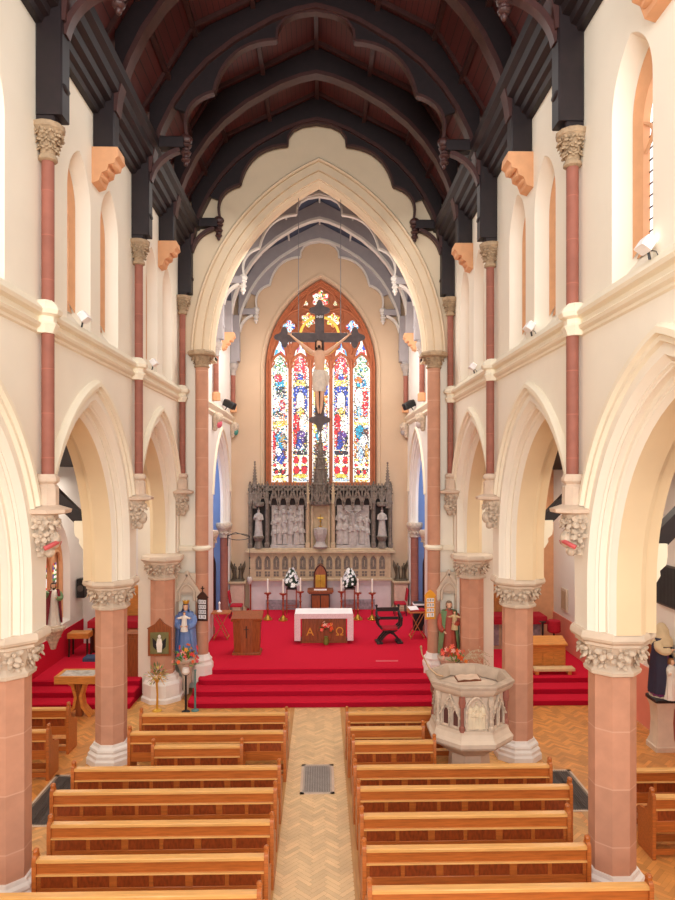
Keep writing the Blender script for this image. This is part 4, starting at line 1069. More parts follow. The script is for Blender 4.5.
for a in range(8):
    an = PI / 8 + a * PI / 4
    for r, z0, z1, w_ in ((.36, 4.8, 5.75, .07), (.27, 5.5, 6.35, .055), (.19, 6.1, 6.8, .045)):
        pinnacle(mb, r * math.cos(an), -.36 + r * math.sin(an), z0, z1, w_)
    for j in range(9):
        t = j / 9; mb.sph(((.12 - .1 * t + .02) * math.cos(an), -.36 + (.12 - .1 * t + .02) * math.sin(an), 6.65 + .95 * t), .022, nu=5, nv=4)
for k in (-1, 0, 1):
    mb.bar((k * .26 - .13, -.74, 4.8), (k * .26, -.74, 5.25), .06, .05, (0, 1, 0)); mb.bar((k * .26 + .13, -.74, 4.8), (k * .26, -.74, 5.25), .06, .05, (0, 1, 0))
mb.sph((0, -.36, 7.66), .06, nu=8, nv=6)
mb.build('central_spire', greystone, rd)

# ------------------------------------------------------------------ hanging crucifix
cy = 19.25; cxx = .07
cr = thing('hanging_crucifix', 'large dark wooden crucifix with painted Christ figure and gold ring, hung in the chancel arch', 'crucifix', (cxx, cy, 0))
mb = MB(); mb.bbox(-.13, -.04, 7.55, .13, .04, 10.7, .012); mb.bbox(-.95, -.045, 9.72, .95, .045, 9.98, .012)
def budded(cx_, cz, r, dark_=True):
    pts = []
    for k in range(32):
        a = 2 * PI * k / 32; rr_ = r * (.74 + .26 * max(math.cos(4 * a), -0.6)); pts.append((cx_ + rr_ * math.cos(a), cz + rr_ * math.sin(a)))
    mb.prism(pts, 'y', -.05, .05)
budded(0, 10.62, .30); budded(-1.0, 9.85, .30); budded(1.0, 9.85, .30); budded(0, 7.5, .31)
crossm = mat('dark_cross_wood', (88, 74, 74), .6, nz=(8, .25)); mb.build('cross', crossm, cr, ang=30)
mb = MB(); rg = []
for a in [2 * PI * k / 48 for k in range(48)]:
    rg.append([((.55 + p * .035) * math.cos(a), q_ * .02, 9.88 + (.55 + p * .035) * math.sin(a)) for p, q_ in ((-1, -1), (1, -1), (1, 1), (-1, 1))])
mb.loft(rg + [rg[0]], True); mb.build('gold_ring', gold, cr)
mb = MB(); mb.box(-.12, -.065, 10.36, .12, -.045, 10.48); ip = mb.build('title_board', walnut, cr)
text('inscription', 'INRI', .10, linen, ip, (0, -.068, 10.42), (PI / 2, 0, 0), .001)
for s in (-1, 1):
    mb = MB(); mb.tube([(s * .6, 0, 9.96), (s * .6, 0, 13.95)], .012, 6); mb.build('chain', mat('grey_chain', (150, 146, 150), .4, .5), cr)
# painted Christ figure: one skinned body
def skin_body(name, verts, edges, m, parent, root=0, lv=2):
    me = bpy.data.meshes.new(name); me.from_pydata([v[0] for v in verts], edges, []); me.update()
    o = bpy.data.objects.new(name, me); C.objects.link(o); o.parent = parent
    md_ = o.modifiers.new('skin', 'SKIN'); md_.use_smooth_shade = True
    sv = me.skin_vertices[0].data
    for i, v in enumerate(verts):
        r = v[1]; sv[i].radius = r if isinstance(r, tuple) else (r, r); sv[i].use_root = (i == root)
    ss = o.modifiers.new('sub', 'SUBSURF'); ss.levels = lv; ss.render_levels = lv
    me.materials.append(m); return o
V = []; E_ = []
def jv(p, r, par=None):
    V.append((p, r)); i = len(V) - 1
    if par is not None: E_.append((par, i))
    return i
yb = -.17
pel = jv((0, yb, 8.72), (.15, .11)); wa = jv((0, yb - .01, 8.9), (.13, .10), pel); ch = jv((0, yb - .02, 9.16), (.165, .115), wa); ut = jv((0, yb - .02, 9.34), (.15, .1), ch); nk = jv((.0, yb - .04, 9.46), .055, ut)
hd0 = jv((-.01, yb - .09, 9.54), (.075, .08), nk); hd1 = jv((-.02, yb - .1, 9.64), (.085, .095), hd0); jv((-.02, yb - .09, 9.72), (.06, .07), hd1)
for s in (-1, 1):
    sh = jv((s * .2, yb, 9.38), .075, ut); el = jv((s * .5, yb + .03, 9.62), .048, sh); wr = jv((s * .76, yb + .07, 9.84), .034, el); pa = jv((s * .83, yb + .09, 9.90), (.036, .018), wr)
    for k, (dx, dz) in enumerate(((.075, .02), (.07, .05), (.055, .07), (.035, .075))):
        f1 = jv((s * (.83 + dx * .6), yb + .08, 9.90 + dz * .6), .010, pa); jv((s * (.83 + dx), yb + .04, 9.90 + dz), .008, f1)
    t1 = jv((s * .80, yb + .06, 9.945), .010, pa); jv((s * .79, yb + .04, 9.97), .008, t1)
    hp = jv((s * .09, yb, 8.62), .10, pel); kn = jv((s * .075, yb - .1, 8.24), .062, hp); an = jv((s * .05, yb - .02, 7.86), .042, kn); ft = jv((s * .03, yb - .08, 7.74), (.042, .034), an); jv((s * .025, yb - .14, 7.66), (.036, .02), ft)
body = skin_body('christ_figure', V, E_, skin, cr); body['label'] = 'painted figure of Christ with arms outstretched and head bowed'
mb = MB(); rows = []
for z, rx, ry in ((8.28, .17, .15), (8.34, .19, .165), (8.5, .2, .165), (8.7, .195, .155), (8.84, .185, .145), (8.88, .17, .13)):
    rows.append([((rx + .01 * math.sin(7 * a + z * 20)) * math.cos(a), yb - .02 + (ry + .01 * math.sin(7 * a + z * 20)) * math.sin(a), z) for a in [2 * PI * k / 28 for k in range(28)]])
mb.loft(rows); mb.tube([(.16, yb - .08, 8.82), (.23, yb - .06, 8.7), (.22, yb - .05, 8.45)], [.04, .06, .03], 8); mb.build('loincloth', mat('cream_cloth', (226, 212, 196), .8, nz=(12, .15)), body)
mb = MB(); mb.sph((-.02, yb - .055, 9.68), .098, .1, .09, 12, 8); mb.tube([(-.09, yb - .04, 9.64), (-.1, yb - .03, 9.5), (-.09, yb - .02, 9.42)], [.04, .04, .02], 8); mb.tube([(.06, yb - .04, 9.64), (.08, yb - .03, 9.52), (.09, yb - .02, 9.44)], [.04, .035, .02], 8); mb.sph((-.015, yb - .165, 9.53), .045, .03, .045, 8, 6)
mb.tube([(-.02 + .1 * math.cos(a), yb - .07 + .1 * math.sin(a), 9.70 + .01 * math.sin(3 * a)) for a in [2 * PI * k / 16 for k in range(17)]], .016, 5)
mb.build('hair', hairm, body)

# ------------------------------------------------------------------ sanctuary furniture (floor z .6)
PZ = .6
al = thing('altar_table', 'brown wooden altar with gold Greek letters on its front, under a white cloth', 'altar', (.2, 21.75, PZ))
mb = MB(); mb.bbox(-.74, -.3, .0, .74, .35, .05, .01); mb.box(-.70, -.27, .05, .70, .32, .9); mb.bbox(-.86, -.4, .9, .86, .42, .94, .01); mb.build('table_body', oak, al)
for k in range(3):
    mb = MB(); mb.bbox(-.66 + .45 * k, -.285, .08, -.24 + .45 * k, -.268, .84, .008); mb.build('front_panel', oak, al)
text('alpha', 'A', .36, gold, al, (-.44, -.292, .34), (PI / 2, 0, 0)); text('omega', '\u03a9', .36, gold, al, (.50, -.292, .34), (PI / 2, 0, 0))
t = thing('altar_cloth', 'white linen altar cloth with pink-tinted lace hem draped over the wooden altar', 'altar cloth', (.2, 21.75, PZ))
mb = MB(); mb.bbox(-.92, -.43, .941, .92, .44, .955, .008); mb.build('linen_top', linen, t)
mb = MB(); mb.box(-.92, -.435, .80, .92, -.428, .95)
mb.build('lace_fall', lace, t)
for s in (-1, 1):
    mb = MB(); rows = []
    for j in range(7):
        z = .95 - .82 * j / 6; rows.append([(s * (.92 + .012 * math.sin(6 * k + j * .6) + .01 * j / 6), -.43 + .87 * k / 14, z + (.03 * math.sin(k * 1.7) if j == 6 else 0)) for k in range(15)])
    mb.loft(rows, False); x0, x1 = sorted((s * .74, s * .93)); mb.box(x0, -.437, .1, x1, -.43, .95)
    mb.build('lace_side', lace, t, smooth=True)
def spray(mb, c, n, rad, cols, seed, sz=(.03, .05), up=.6):
    rr = random.Random(seed)
    for k in range(n):
        a = rr.uniform(0, 2 * PI); e = rr.uniform(-.35, 1.45) * up; r = rad * rr.uniform(.45, 1)
        p = (c[0] + r * math.cos(a) * math.cos(e), c[1] + r * .7 * math.sin(a) * math.cos(e), c[2] + r * math.sin(e)); s_ = rr.uniform(*sz); col = lin(rr.choice(cols))
        rosette_c(mb, p, (math.cos(a), math.sin(a) - .6, .4), s_, col)
def rosette_c(mb, c, d, sz, col):
    o = mb.col; mb.col = col; rosette(mb, c, d, sz, 5); mb.col = o
def leaves(mb, c, n, rad, col, seed, L=.16, lo=-.3):
    rr = random.Random(seed)
    for k in range(n):
        a = rr.uniform(0, 2 * PI); e = rr.uniform(lo, 1.4); d = Vector((math.cos(a) * math.cos(e), .8 * math.sin(a) * math.cos(e), math.sin(e))); p = Vector(c) + d * rad * rr.uniform(.3, .8); sd = d.cross(Vector((0, 0, 1))).normalized() * L * .18
        cc = lin(tuple(min(255, v * rr.uniform(.7, 1.2)) for v in col))
        mb.add([tuple(p), tuple(p + d * L * .5 + sd), tuple(p + d * L), tuple(p + d * L * .5 - sd)], [(0, 1, 2, 3)], cc)
ORG = [(238, 92, 40), (240, 140, 60), (222, 50, 50), (246, 190, 170), (244, 110, 90)]
t = thing('flower_vase', 'green vase of orange and red flowers on the carpet before the wooden altar', 'flower arrangement', (.27, 21.22, PZ))
mb = MB(); mb.lathe([(.05, 0), (.08, .03), (.09, .12), (.06, .22), (.07, .26)], (0, 0), 12); mb.build('vase', mat('green_glass', (120, 130, 60), .2), t)
mb = MB(); leaves(mb, (0, 0, .42), 26, .2, (70, 110, 50), 2); spray(mb, (0, 0, .5), 22, .26, ORG, 3, (.04, .065)); mb.build('blooms', attrm, t, fix=False)
t = thing('wooden_lectern', 'panelled brown wooden lectern on the red carpet left of the altar', 'lectern', (-2.1, 20.35, PZ))
mb = MB(); mb.bbox(-.42, -.3, 0, .42, .3, .07, .02); mb.build('plinth', oak, t)
mb = MB()
rows = [[(-w_, -d, z), (-w_ * .45, -d - .08, z), (w_ * .45, -d - .08, z), (w_, -d, z), (w_, d, z), (-w_, d, z)] for w_, d, z in ((.37, .2, .07), (.41, .22, 1.05))]
mb.loft(rows, True, True); bd = mb.build('body', oak, t, ang=20)
mb = MB(); mb.bar((0, -.285, .5), (0, -.30, .86), .035, .02, (0, 1, 0)); mb.bar((-.07, -.298, .76), (.07, -.298, .76), .03, .02); mb.build('carved_cross', walnut, bd)
mb = MB(); mb.at((0, 0, 1.1), 0, R(16)); mb.bbox(-.46, -.3, -.03, .46, .3, .03, .01); mb.bbox(-.44, -.31, .03, .44, -.27, .07, .01); mb.build('slanted_top', oak, t)
# savonarola chair
t = thing('cross_framed_chair', 'black curved cross-frame armchair with red seat right of the altar', 'chair', (2.27, 21.5, PZ), R(4))
mb = MB()
for y in (-.2, 0, .2):
    for s in (-1, 1):
        pts = [(s * .34, y, .0), (s * .30, y, .10), (s * .12, y, .30), (-s * .0, y, .36), (-s * .2, y, .42), (-s * .36, y, .58), (-s * .38, y, .74), (-s * .36, y, .82)]
        mb.ribbon(pts, .06, .05, (0, 1, 0))
mb.build('curved_legs', blackwood, t)
for s in (-1, 1):
    mb = MB(); mb.tube([(s * .36, -.28, .82), (s * .37, -.1, .84), (s * .38, .12, .86), (s * .36, .26, .98)], [.035, .04, .04, .03], 8); mb.sph((s * .36, -.29, .82), .05, nu=8, nv=6); mb.build('armrest', blackwood, t)
    mb = MB(); mb.bbox(*sorted((s * .22, s * .42))[:1], -.26, 0, sorted((s * .22, s * .42))[1], .26, .05, .015); mb.build('foot_rail', blackwood, t)
mb = MB(); mb.loft([[(x, y, .50 - .03 * math.cos(x * 6)) for x in [-.27 + .054 * k for k in range(11)]] for y in (-.24, .24)], False); mb.bbox(-.26, -.24, .43, .26, .24, .485, .02); mb.build('seat', velvet, t)
mb = MB(); mb.bar((-.37, .25, 1.0), (.37, .25, 1.0), .05, .12); mb.bar((-.34, .22, .72), (.34, .22, .72), .04, .09)
for s in (-1, 1): mb.bar((s * .36, .25, .8), (s * .36, .26, 1.1), .05, .05); mb.sph((s * .36, .26, 1.12), .045, nu=8, nv=6)
mb.build('backrest', blackwood, t)
# presidential table with tabernacle
t = thing('tabernacle_stand', 'dark brown wooden cabinet with overhanging top in front of the marble wall', 'cabinet', (.08, 26.15, PZ))
mb = MB(); mb.bbox(-.36, -.25, 0, .36, .25, .82, .01); cbn = mb.build('cabinet_body', walnut, t)
mb = MB(); mb.bbox(-.50, -.34, .82, .50, .34, .90, .02); mb.bbox(-.46, -.3, .76, .46, .3, .82, .02); mb.build('table_top', oak, t)
for s in (-1, 1):
    mb = MB(); x0, x1 = sorted((s * .02, s * .32)); mb.bbox(x0, -.27, .08, x1, -.252, .7, .008); mb.build('door', oak, t)
t = thing('tabernacle', 'gabled wooden tabernacle with shining brass doors standing on the brown cabinet', 'tabernacle', (.08, 26.15, PZ + .9))
mb = MB(); mb.bbox(-.27, -.2, 0, .27, .2, .06, .01); mb.bbox(-.25, -.18, .06, .25, .18, .56, .01)
pts = arch_pts(.25, .22, .56, .54, 8); mb.prism(pts, 'y', -.18, .18); mb.build('case', oak, t, ang=30)
mb = MB(); mb.tube([(u, -.19, z) for u, z in arch_pts(.24, .22, .56, .08, 8)], .022, 6); mb.sph((0, -.05, .90), .05); mb.build('carved_rim', walnut, t)
for s in (-1, 1):
    mb = MB(); x0, x1 = sorted((s * .005, s * .19)); mb.bbox(x0, -.2, .1, x1, -.182, .58, .006); d_ = mb.build('brass_door', brass, t); mb = MB(); mb.sph((s * .03, -.21, .34), .014); mb.build('knob', brass, d_)
mb = MB(); mb.box(-.24, -.3, .0, .24, -.2, .035); tag(mb.build('altar_card', linen), 'white folded cloth lying in front of the brass tabernacle', 'cloth').location = (.08, 26.15, PZ + .9)
# tall candlesticks
def candlestick(label, x, y):
    t = thing('candlestick', label, 'candlestick', (x, y, PZ), 0, 'floor candlesticks round the altar')
    mb = MB(); mb.lathe([(.17, 0), (.17, .03), (.12, .06), (.10, .12), (.05, .17), (.04, .2)], (0, 0), 14)
    for a in range(3):
        an = -PI / 2 + a * 2 * PI / 3; mb.sph((.15 * math.cos(an), .15 * math.sin(an), .03), .04, nu=8, nv=5)
    mb.build('foot', brass, t)
    mb = MB(); mb.lathe([(.035, .19), (.03, .34), (.06, .38), (.03, .42), (.028, .58), (.055, .62), (.03, .66), (.03, .78), (.05, .82), (.03, .86), (.05, .93), (.13, .96), (.14, 1.0), (.06, 1.01)], (0, 0), 12); mb.build('stem', mat('copper', (170, 86, 56), .3, .6) if 'copper' not in MATS else MATS['copper'], t)
    mb = MB(); mb.lathe([(.032, 1.0), (.03, 1.5), (.012, 1.51)], (0, 0), 10); mb.build('candle', wax, t)
    return t
k0 = candlestick('outermost left floor candlestick with a white candle, nearest the wooden cross stand', -1.85, 24.85)
for lab, x, y in (('floor candlestick with white candle just right of the outermost left one', -1.28, 24.72), ('floor candlestick almost hidden behind the left flower stand', -.66, 25.1),
                  ('floor candlestick almost hidden beside the right flower stand', .86, 25.1), ('floor candlestick with white candle second from the right end', 1.46, 24.8), ('outermost right floor candlestick with a white candle', 1.98, 24.75)):
    dup(k0, (x, y, PZ), 0, lab)
# flower stands and white bouquets
WHF = [(250, 250, 246), (244, 244, 236), (250, 246, 250)]
for x, side in ((-1.02, 'left'), (1.2, 'right')):
    t = thing('flower_stand', 'tall square stand of thin red-brown legs on the %s of the tabernacle' % side, 'plant stand', (x, 25.85, PZ), 0, 'flower stands')
    mb = MB(); mb.bbox(-.2, -.2, .96, .2, .2, 1.0, .01); mb.build('stand_top', walnut, t)
    for a in (-1, 1):
        for b in (-1, 1):
            mb = MB(); mb.bar((a * .18, b * .18, 0), (a * .18, b * .18, .97), .03, .03); mb.build('leg', MATS['copper'], t)
    mb = MB(); mb.bar((-.18, -.18, .3), (.18, -.18, .3), .02, .02); mb.bar((-.18, .18, .3), (.18, .18, .3), .02, .02); mb.build('stretcher', MATS['copper'], t)
    t = thing('white_bouquet', 'pyramid of white flowers and dark leaves on the %s flower stand' % side, 'flower arrangement', (x, 25.85, PZ + 1.0), 0, 'white flower arrangements')
    mb = MB(); mb.lathe([(.12, 0), (.16, .05), (.14, .12)], (0, 0), 12); mb.build('bowl', black, t)
    mb = MB(); rr = random.Random(int(x * 10)); mb.col = lin((36, 58, 40)); mb.lathe([(.24, .08), (.28, .2), (.2, .45), (.08, .68), (.02, .75)], (0, 0), 12); mb.col = None; leaves(mb, (0, 0, .3), 90, .3, (44, 74, 48), 4, .18, -.2)
    for k in range(84):
        h = rr.uniform(.06, .74); r = .34 * (1 - (h / .8) ** 1.3) + .03; a = rr.uniform(0, 2 * PI)
        rosette_c(mb, (r * math.cos(a), r * math.sin(a), h), (math.cos(a), math.sin(a), .4), rr.uniform(.04, .065), lin(rr.choice(WHF)))
    mb.build('blooms', attrm, t, fix=False)
# processional cross stand
t = thing('cross_stand', 'thin brown wooden pole on a small base beside the left angel pedestal', 'pole stand', (-2.62, 26.2, PZ))
mb = MB(); mb.lathe([(.16, 0), (.15, .04), (.05, .1)], (0, 0), 12); mb.build('base', oak, t); mb = MB(); mb.tube([(0, 0, .08), (0, 0, 1.3)], .03, 8); mb.build('pole', MATS['copper'], t)
# angel groups on pedestals
for s in (-1, 1):
    side = 'left' if s < 0 else 'right'; x = .06 + s * 3.18 - (.04 if s < 0 else -.0)
    t = thing('stone_pedestal', 'square tan stone pedestal on the %s of the marble altar wall' % side, 'pedestal', (x, 26.55, PZ), 0, 'pedestals beside the altar wall')
    mb = MB(); mb.bbox(-.34, -.3, 0, .34, .3, .12, .02); mb.bbox(-.31, -.27, .12, .31, .27, .18, .02); mb.build('base', tanstone, t)
    mb = MB(); mb.bbox(-.27, -.24, .18, .27, .24, 1.06, .03); mb.build('shaft', mat('pink_tan_stone', (204, 174, 152), .7) if 'pink_tan_stone' not in MATS else MATS['pink_tan_stone'], t)
    mb = MB(); mb.bbox(-.30, -.27, 1.06, .30, .27, 1.1, .01); mb.bbox(-.34, -.3, 1.1, .34, .3, 1.17, .02); mb.build('cap', tanstone, t)
    t = thing('bronze_angels', 'dark bronze group of two small winged angels on the %s tan pedestal' % side, 'statue', (x, 26.55, PZ + 1.17), 0, 'bronze angel groups')
    bz = MATS.get('dark_bronze') or mat('dark_bronze', (92, 78, 60), .4, .3, nz=(10, .3))
    mb = MB(); mb.bbox(-.26, -.2, 0, .26, .2, .07, .02)
    mb.build('base', bz, t)
    mb = MB()
    for q_ in (-1, 1): simple_figure(mb, q_ * .12, 0, .06, .62, 5 + q_, 1.0, q_ * .4)
    mb.build('figures', bz, t)
    mb = MB()
    for q_ in (-1, 1):
        mb.add([(q_ * .13, .06, .5), (q_ * .28, .1, .78), (q_ * .3, .1, .55), (q_ * .2, .08, .22)], [(0, 1, 2, 3)]); mb.add([(q_ * .13, .08, .5), (q_ * .28, .12, .78), (q_ * .3, .12, .55), (q_ * .2, .1, .22)], [(3, 2, 1, 0)])
    mb.build('wings', bz, t, smooth=False)
# blue-wall doors and candle bracket
for s in (-1, 1):
    side = 'left' if s < 0 else 'right'
    t = thing('pointed_door', 'narrow dark red pointed door in the %s blue chancel wall' % side, 'door', (EX + s * (CW + 1.02), CBC + 2.02, PZ))
    mb = MB(); pts = arch_pts(.42, .5, 1.75, 0, 10); mb.prism(pts, 'y', -.06, 0); mb.build('leaf', mat('dark_red_door', (112, 26, 30), .5) if s < 0 else MATS['dark_red_door'], t, ang=25)
    mb = MB(); mb.tube([(u, -.05, z) for u, z in arch_pts(.45, .5, 1.75, 0, 10)], .05, 6); mb.build('door_frame', walnut, t)
t = thing('sanctuary_lamp', 'thin wrought iron ring bracket with a hanging sanctuary lamp left of the altar screen', 'lamp', (-3.46, 25.9, 0))
mb = MB(); mb.tube([(.42 + .42 * math.cos(a), 0, 3.55 + .12 * math.sin(a)) for a in [2 * PI * k / 20 for k in range(21)]], .014, 6); mb.tube([(0, 0, 3.2), (0, 0, 3.6), (.3, 0, 3.72), (.84, 0, 3.55)], .016, 6); mb.build('bracket', black, t)
mb = MB(); mb.tube([(.84, 0, 3.55), (.84, 0, 2.0)], .008, 5); mb.sph((.84, 0, 2.75), .03); mb.sph((.84, 0, 2.35), .03); mb.build('chain', black, t)
mb = MB(); mb.lathe([(.02, 1.72), (.09, 1.8), (.11, 1.95), (.08, 2.02)], (.84, 0), 12); mb.build('lamp_bowl', mat('ruby_glass', (200, 190, 180), .2), t)
# folding tables, chairs in the sanctuary
fold_oak = mat('folding_table_oak', (184, 108, 54), .4, nz=(5, .22), stretch=(1, 8, 8))
def folding_table(label, x, y, rz):
    t = thing('folding_table', label, 'table', (x, y, PZ), rz, 'small folding tables at the chancel sides')
    mb = MB(); mb.bbox(-.42, -.28, .84, .42, .28, .88, .01); mb.build('table_top', fold_oak, t)
    for yy in (-.22, .22):
        for s in (-1, 1):
            mb = MB(); mb.bar((s * .32, yy + s * .015, 0), (-s * .32, yy + s * .015, .84), .025, .045, (0, 1, 0)); mb.build('leg', fold_oak, t)
    mb = MB(); mb.bar((-.3, -.22, .06), (-.3, .22, .06), .03, .03); mb.bar((.3, -.22, .06), (.3, .22, .06), .03, .03); mb.build('stretcher', oak_lt, t)
    return t
f0 = folding_table('small pine folding table with crossed legs left of the wooden lectern', -3.13, 22.1, 0); f0.scale = (.72, .9, 1)
dup(f0, (3.24, 22.1, PZ), 0, 'small pine folding table with crossed legs on the right, under the white paper')
mb = MB(); mb.lathe([(.09, 0), (.09, .02), (.03, .05), (.02, .22), (.04, .28), (0, .34)], (0, 0), 12); o = mb.build('cruet', linen); o.location = (-3.2, 22.1, PZ + .88); tag(o, 'small white cone-shaped bell on the left folding table', 'bell')
mb = MB(); mb.at((0, 0, 0), .3, R(20)); mb.box(-.16, -.12, 0, .16, .12, .006); o = mb.build('sheet_of_paper', linen, smooth=False); o.location = (3.12, 22.02, PZ + .975); tag(o, 'white sheet of paper lying on the right folding table', 'paper')
mb = MB(); mb.bbox(-.24, -.2, 0, .24, .2, .045, .015); o = mb.build('red_cloth', velvet); o.location = (3.26, 22.12, PZ + .882); tag(o, 'folded dark red cloth on the right folding table', 'cloth')
t = thing('equipment_case', 'black case with a white strip standing beyond the right folding table', 'case', (3.5, 23.2, PZ))
mb = MB(); mb.bbox(-.22, -.18, 0, .22, .18, .95, .03); mb.build('body', black, t); mb = MB(); mb.bbox(-.23, -.19, .86, .23, .19, .92, .01); mb.build('white_strip', linen, t)
def red_chair(label, x, y, rz):
    t = thing('red_chair', label, 'chair', (x, y, PZ), rz, 'red upholstered chairs in the chancel')
    mb = MB(); mb.bbox(-.22, -.22, .42, .22, .22, .5, .03); mb.build('seat', velvet, t)
    mb = MB(); mb.at((0, .22, .5), 0, R(-8)); mb.bbox(-.21, -.03, .05, .21, .03, .52, .03); mb.build('backrest', velvet, t)
    for a in (-1, 1):
        for b in (-1, 1):
            mb = MB(); mb.tube([(a * .19, b * .19, .43), (a * .21, b * .22, 0)], .016, 6); mb.build('leg', black, t)
    return t
rc = red_chair('red upholstered chair with black legs beside the left angel pedestal', -3.05, 25.3, R(90))
dup(rc, (3.1, 25.6, PZ), R(-90), 'red upholstered chair with black legs beside the right angel pedestal')
mb = MB(); mb.box(-.32, -.06, 0, .32, .06, .004); o = mb.build('floor_label', mat('pink_carpet_strip', (214, 96, 106), .9)); o.location = (2.0, 19.35, PZ); tag(o, 'pale pink strip on the red carpet before the black armchair', 'carpet strip')
# ------------------------------------------------------------------ pews
cop = MATS['copper']
def pew(label, x0, x1, y, group, ends=(True, True)):
    L = x1 - x0; t = thing('pew', label, 'pew', ((x0 + x1) / 2, y, 0), 0, group); h = L / 2
    mb = MB(); mb.box(-h + .05, -.02, .40, h - .05, .02, .95)
    n = max(2, round(L / .5)); n += n % 2
    mb.bbox(-h + .05, -.035, .76, h - .05, -.018, .93, .005); mb.bbox(-h + .05, -.035, .42, h - .05, -.018, .585, .005)
    w_ = (L - .1) / n
    for k in range(n + 1):
        x = -h + .05 + w_ * k; ww = .05 if k % 2 == 0 else .028
        mb.bbox(max(x - ww, -h + .05), -.036, .585, min(x + ww, h - .05), -.018, .76, .004)
    bk_ = mb.build('back_frame', pine, t)
    mb = MB(); mb.box(-h + .06, -.024, .58, h - .06, -.0195, .765); mb.build('back_panels', pine_pan, bk_)
    mb = MB(); mb.bbox(-h + .03, -.07, .93, h - .03, .05, .975, .012); mb.build('top_rail', pine_lt, t)
    mb = MB(); mb.bbox(-h + .05, -.075, .762, h - .05, -.02, .778, .005); mb.build('book_ledge', pine_lt, t)
    mb = MB(); mb.bbox(-h + .04, .02, .42, h - .04, .42, .455, .01); mb.build('seat', pine, t)
    m_ = max(1, round(L / 1.6)); mb = MB()
    for k in range(1, m_):
        x = -h + L * k / m_; mb.box(x - .025, .0, 0, x + .025, .36, .42)
    mb.bbox(-h + .04, .36, .05, h - .04, .39, .16, .005); mb.box(-h + .04, -.02, .05, h - .04, .0, .14)
    mb.build('seat_supports', pine, t)
    if 'aisle' in group: mb = MB(); mb.bbox(-h + .06, .06, .455, h - .06, .4, .5, .02); mb.build('seat_cushion', velvet, t)
    prof = [(-.075, 0), (-.075, .96), (-.06, 1.0), (-.03, 1.02), (-.03, 1.05), (.0, 1.08), (.035, 1.06), (.04, 1.02), (.06, .98), (.07, .88), (.12, .74), (.24, .66), (.38, .64), (.44, .60), (.45, .54), (.42, .46), (.42, 0)]
    for s, on in ((-1, ends[0]), (1, ends[1])):
        if not on: continue
        mb = MB(); xa, xb = sorted((s * h, s * (h - .055))); mb.prism(prof, 'x', xa, xb); mb.sph((s * (h - .027), .0, 1.065), .04, .05, .035, 8, 6); mb.build('bench_end', pine, t, ang=25)
    return t
LR = [(-3.66, -.58, 14.2), (-3.62, -.56, 13.2), (-3.0, -1.32, 12.54), (-4.12, -.57, 11.62), (-4.14, -.58, 10.78), (-3.79, -.56, 9.8), (-3.63, -.57, 8.92), (-4.2, -.59, 8.14)]
RRr = [(.63, 3.2, 14.18), (.64, 2.16, 13.35), (.69, 2.27, 12.65), (.67, 4.09, 11.58), (.69, 4.15, 10.8), (.69, 3.8, 9.94), (.67, 3.75, 9.07), (.68, 4.16, 8.18)]
LL = ['frontmost pine pew left of the aisle, just below the red steps', 'pine pew in the second row left of the aisle', 'short pine pew with both ends showing, third row left of the aisle', 'long pine pew just behind the short left pew', 'fifth pine pew from the altar on the left, beside the dark floor grille', 'sixth pine pew from the altar on the left of the aisle', 'second nearest pine pew on the left of the aisle', 'nearest pine pew on the left, cut by the bottom of the photo']
RL = ['frontmost pine pew right of the aisle, partly behind the pulpit', 'short pine pew in the second row on the right, left of the pulpit', 'short pine pew in the third row on the right, left of the pulpit base', 'long pine pew right in front of the carved pulpit', 'fifth pine pew from the altar on the right, ending at the dark floor grille', 'sixth pine pew from the altar on the right of the aisle', 'second nearest pine pew on the right of the aisle', 'nearest pine pew on the right, cut by the bottom of the photo']
for (a, b, y), lab in zip(LR, LL): pew(lab, a, b, y, 'pine pews in the nave, left block')
for (a, b, y), lab in zip(RRr, RL): pew(lab, a, b, y, 'pine pews in the nave, right block')
pew('front pine pew in the left aisle beside the display table', -7.3, -5.26, 14.6, 'pine pews in the left aisle')
pew('second pine pew in the left aisle with red seat cushion', -7.3, -5.18, 13.35, 'pine pews in the left aisle')
pew('front pine pew in the right aisle seen between column and wall', 5.2, 7.4, 11.35, 'pine pews in the right aisle')
pew('pine pew in the right aisle with its carved end towards the viewer', 5.25, 7.4, 10.42, 'pine pews in the right aisle')
# floor grilles
def grille(label, x0, x1, y0, y1):
    t = thing('floor_grille', label, 'floor grille', ((x0 + x1) / 2, (y0 + y1) / 2, 0)); a, b = (x1 - x0) / 2, (y1 - y0) / 2
    mb = MB(); mb.box(-a, -b, -.004, a, b, .004); mb.build('backing', mat('iron_grey', (86, 76, 70), .5) if 'iron_grey' not in MATS else MATS['iron_grey'], t)
    mb = MB(); fr_ = .04
    for xx in (-a, a): mb.box(xx - fr_, -b - fr_, 0, xx + fr_, b + fr_, .008)
    for yy in (-b, b): mb.box(-a - fr_, yy - fr_, 0, a + fr_, yy + fr_, .008)
    mb.build('stone_rim', plinthstone, t)
    mb = MB(); n = max(4, int(a / .022)); k2 = max(4, int(b / .022))
    for k in range(n): mb.box(-a + 2 * a * (k + .5) / n - .006, -b, .003, -a + 2 * a * (k + .5) / n + .006, b, .011)
    for k in range(k2): mb.box(-a, -b + 2 * b * (k + .5) / k2 - .006, .003, a, -b + 2 * b * (k + .5) / k2 + .006, .011)
    mb.build('lattice', MATS['iron_grey'] if label.startswith('dark') else mat('pale_iron', (176, 164, 154), .5) if 'pale_iron' not in MATS else MATS['pale_iron'], t)
grille('square iron heating grille in the middle of the central aisle', -.24, .33, 12.66, 13.86)
grille('dark iron floor grille left of the pew ends by the left aisle', -5.1, -4.3, 11.6, 13.5)
grille('dark iron floor grille right of the pew ends by the right aisle', 4.3, 5.1, 11.9, 13.5)

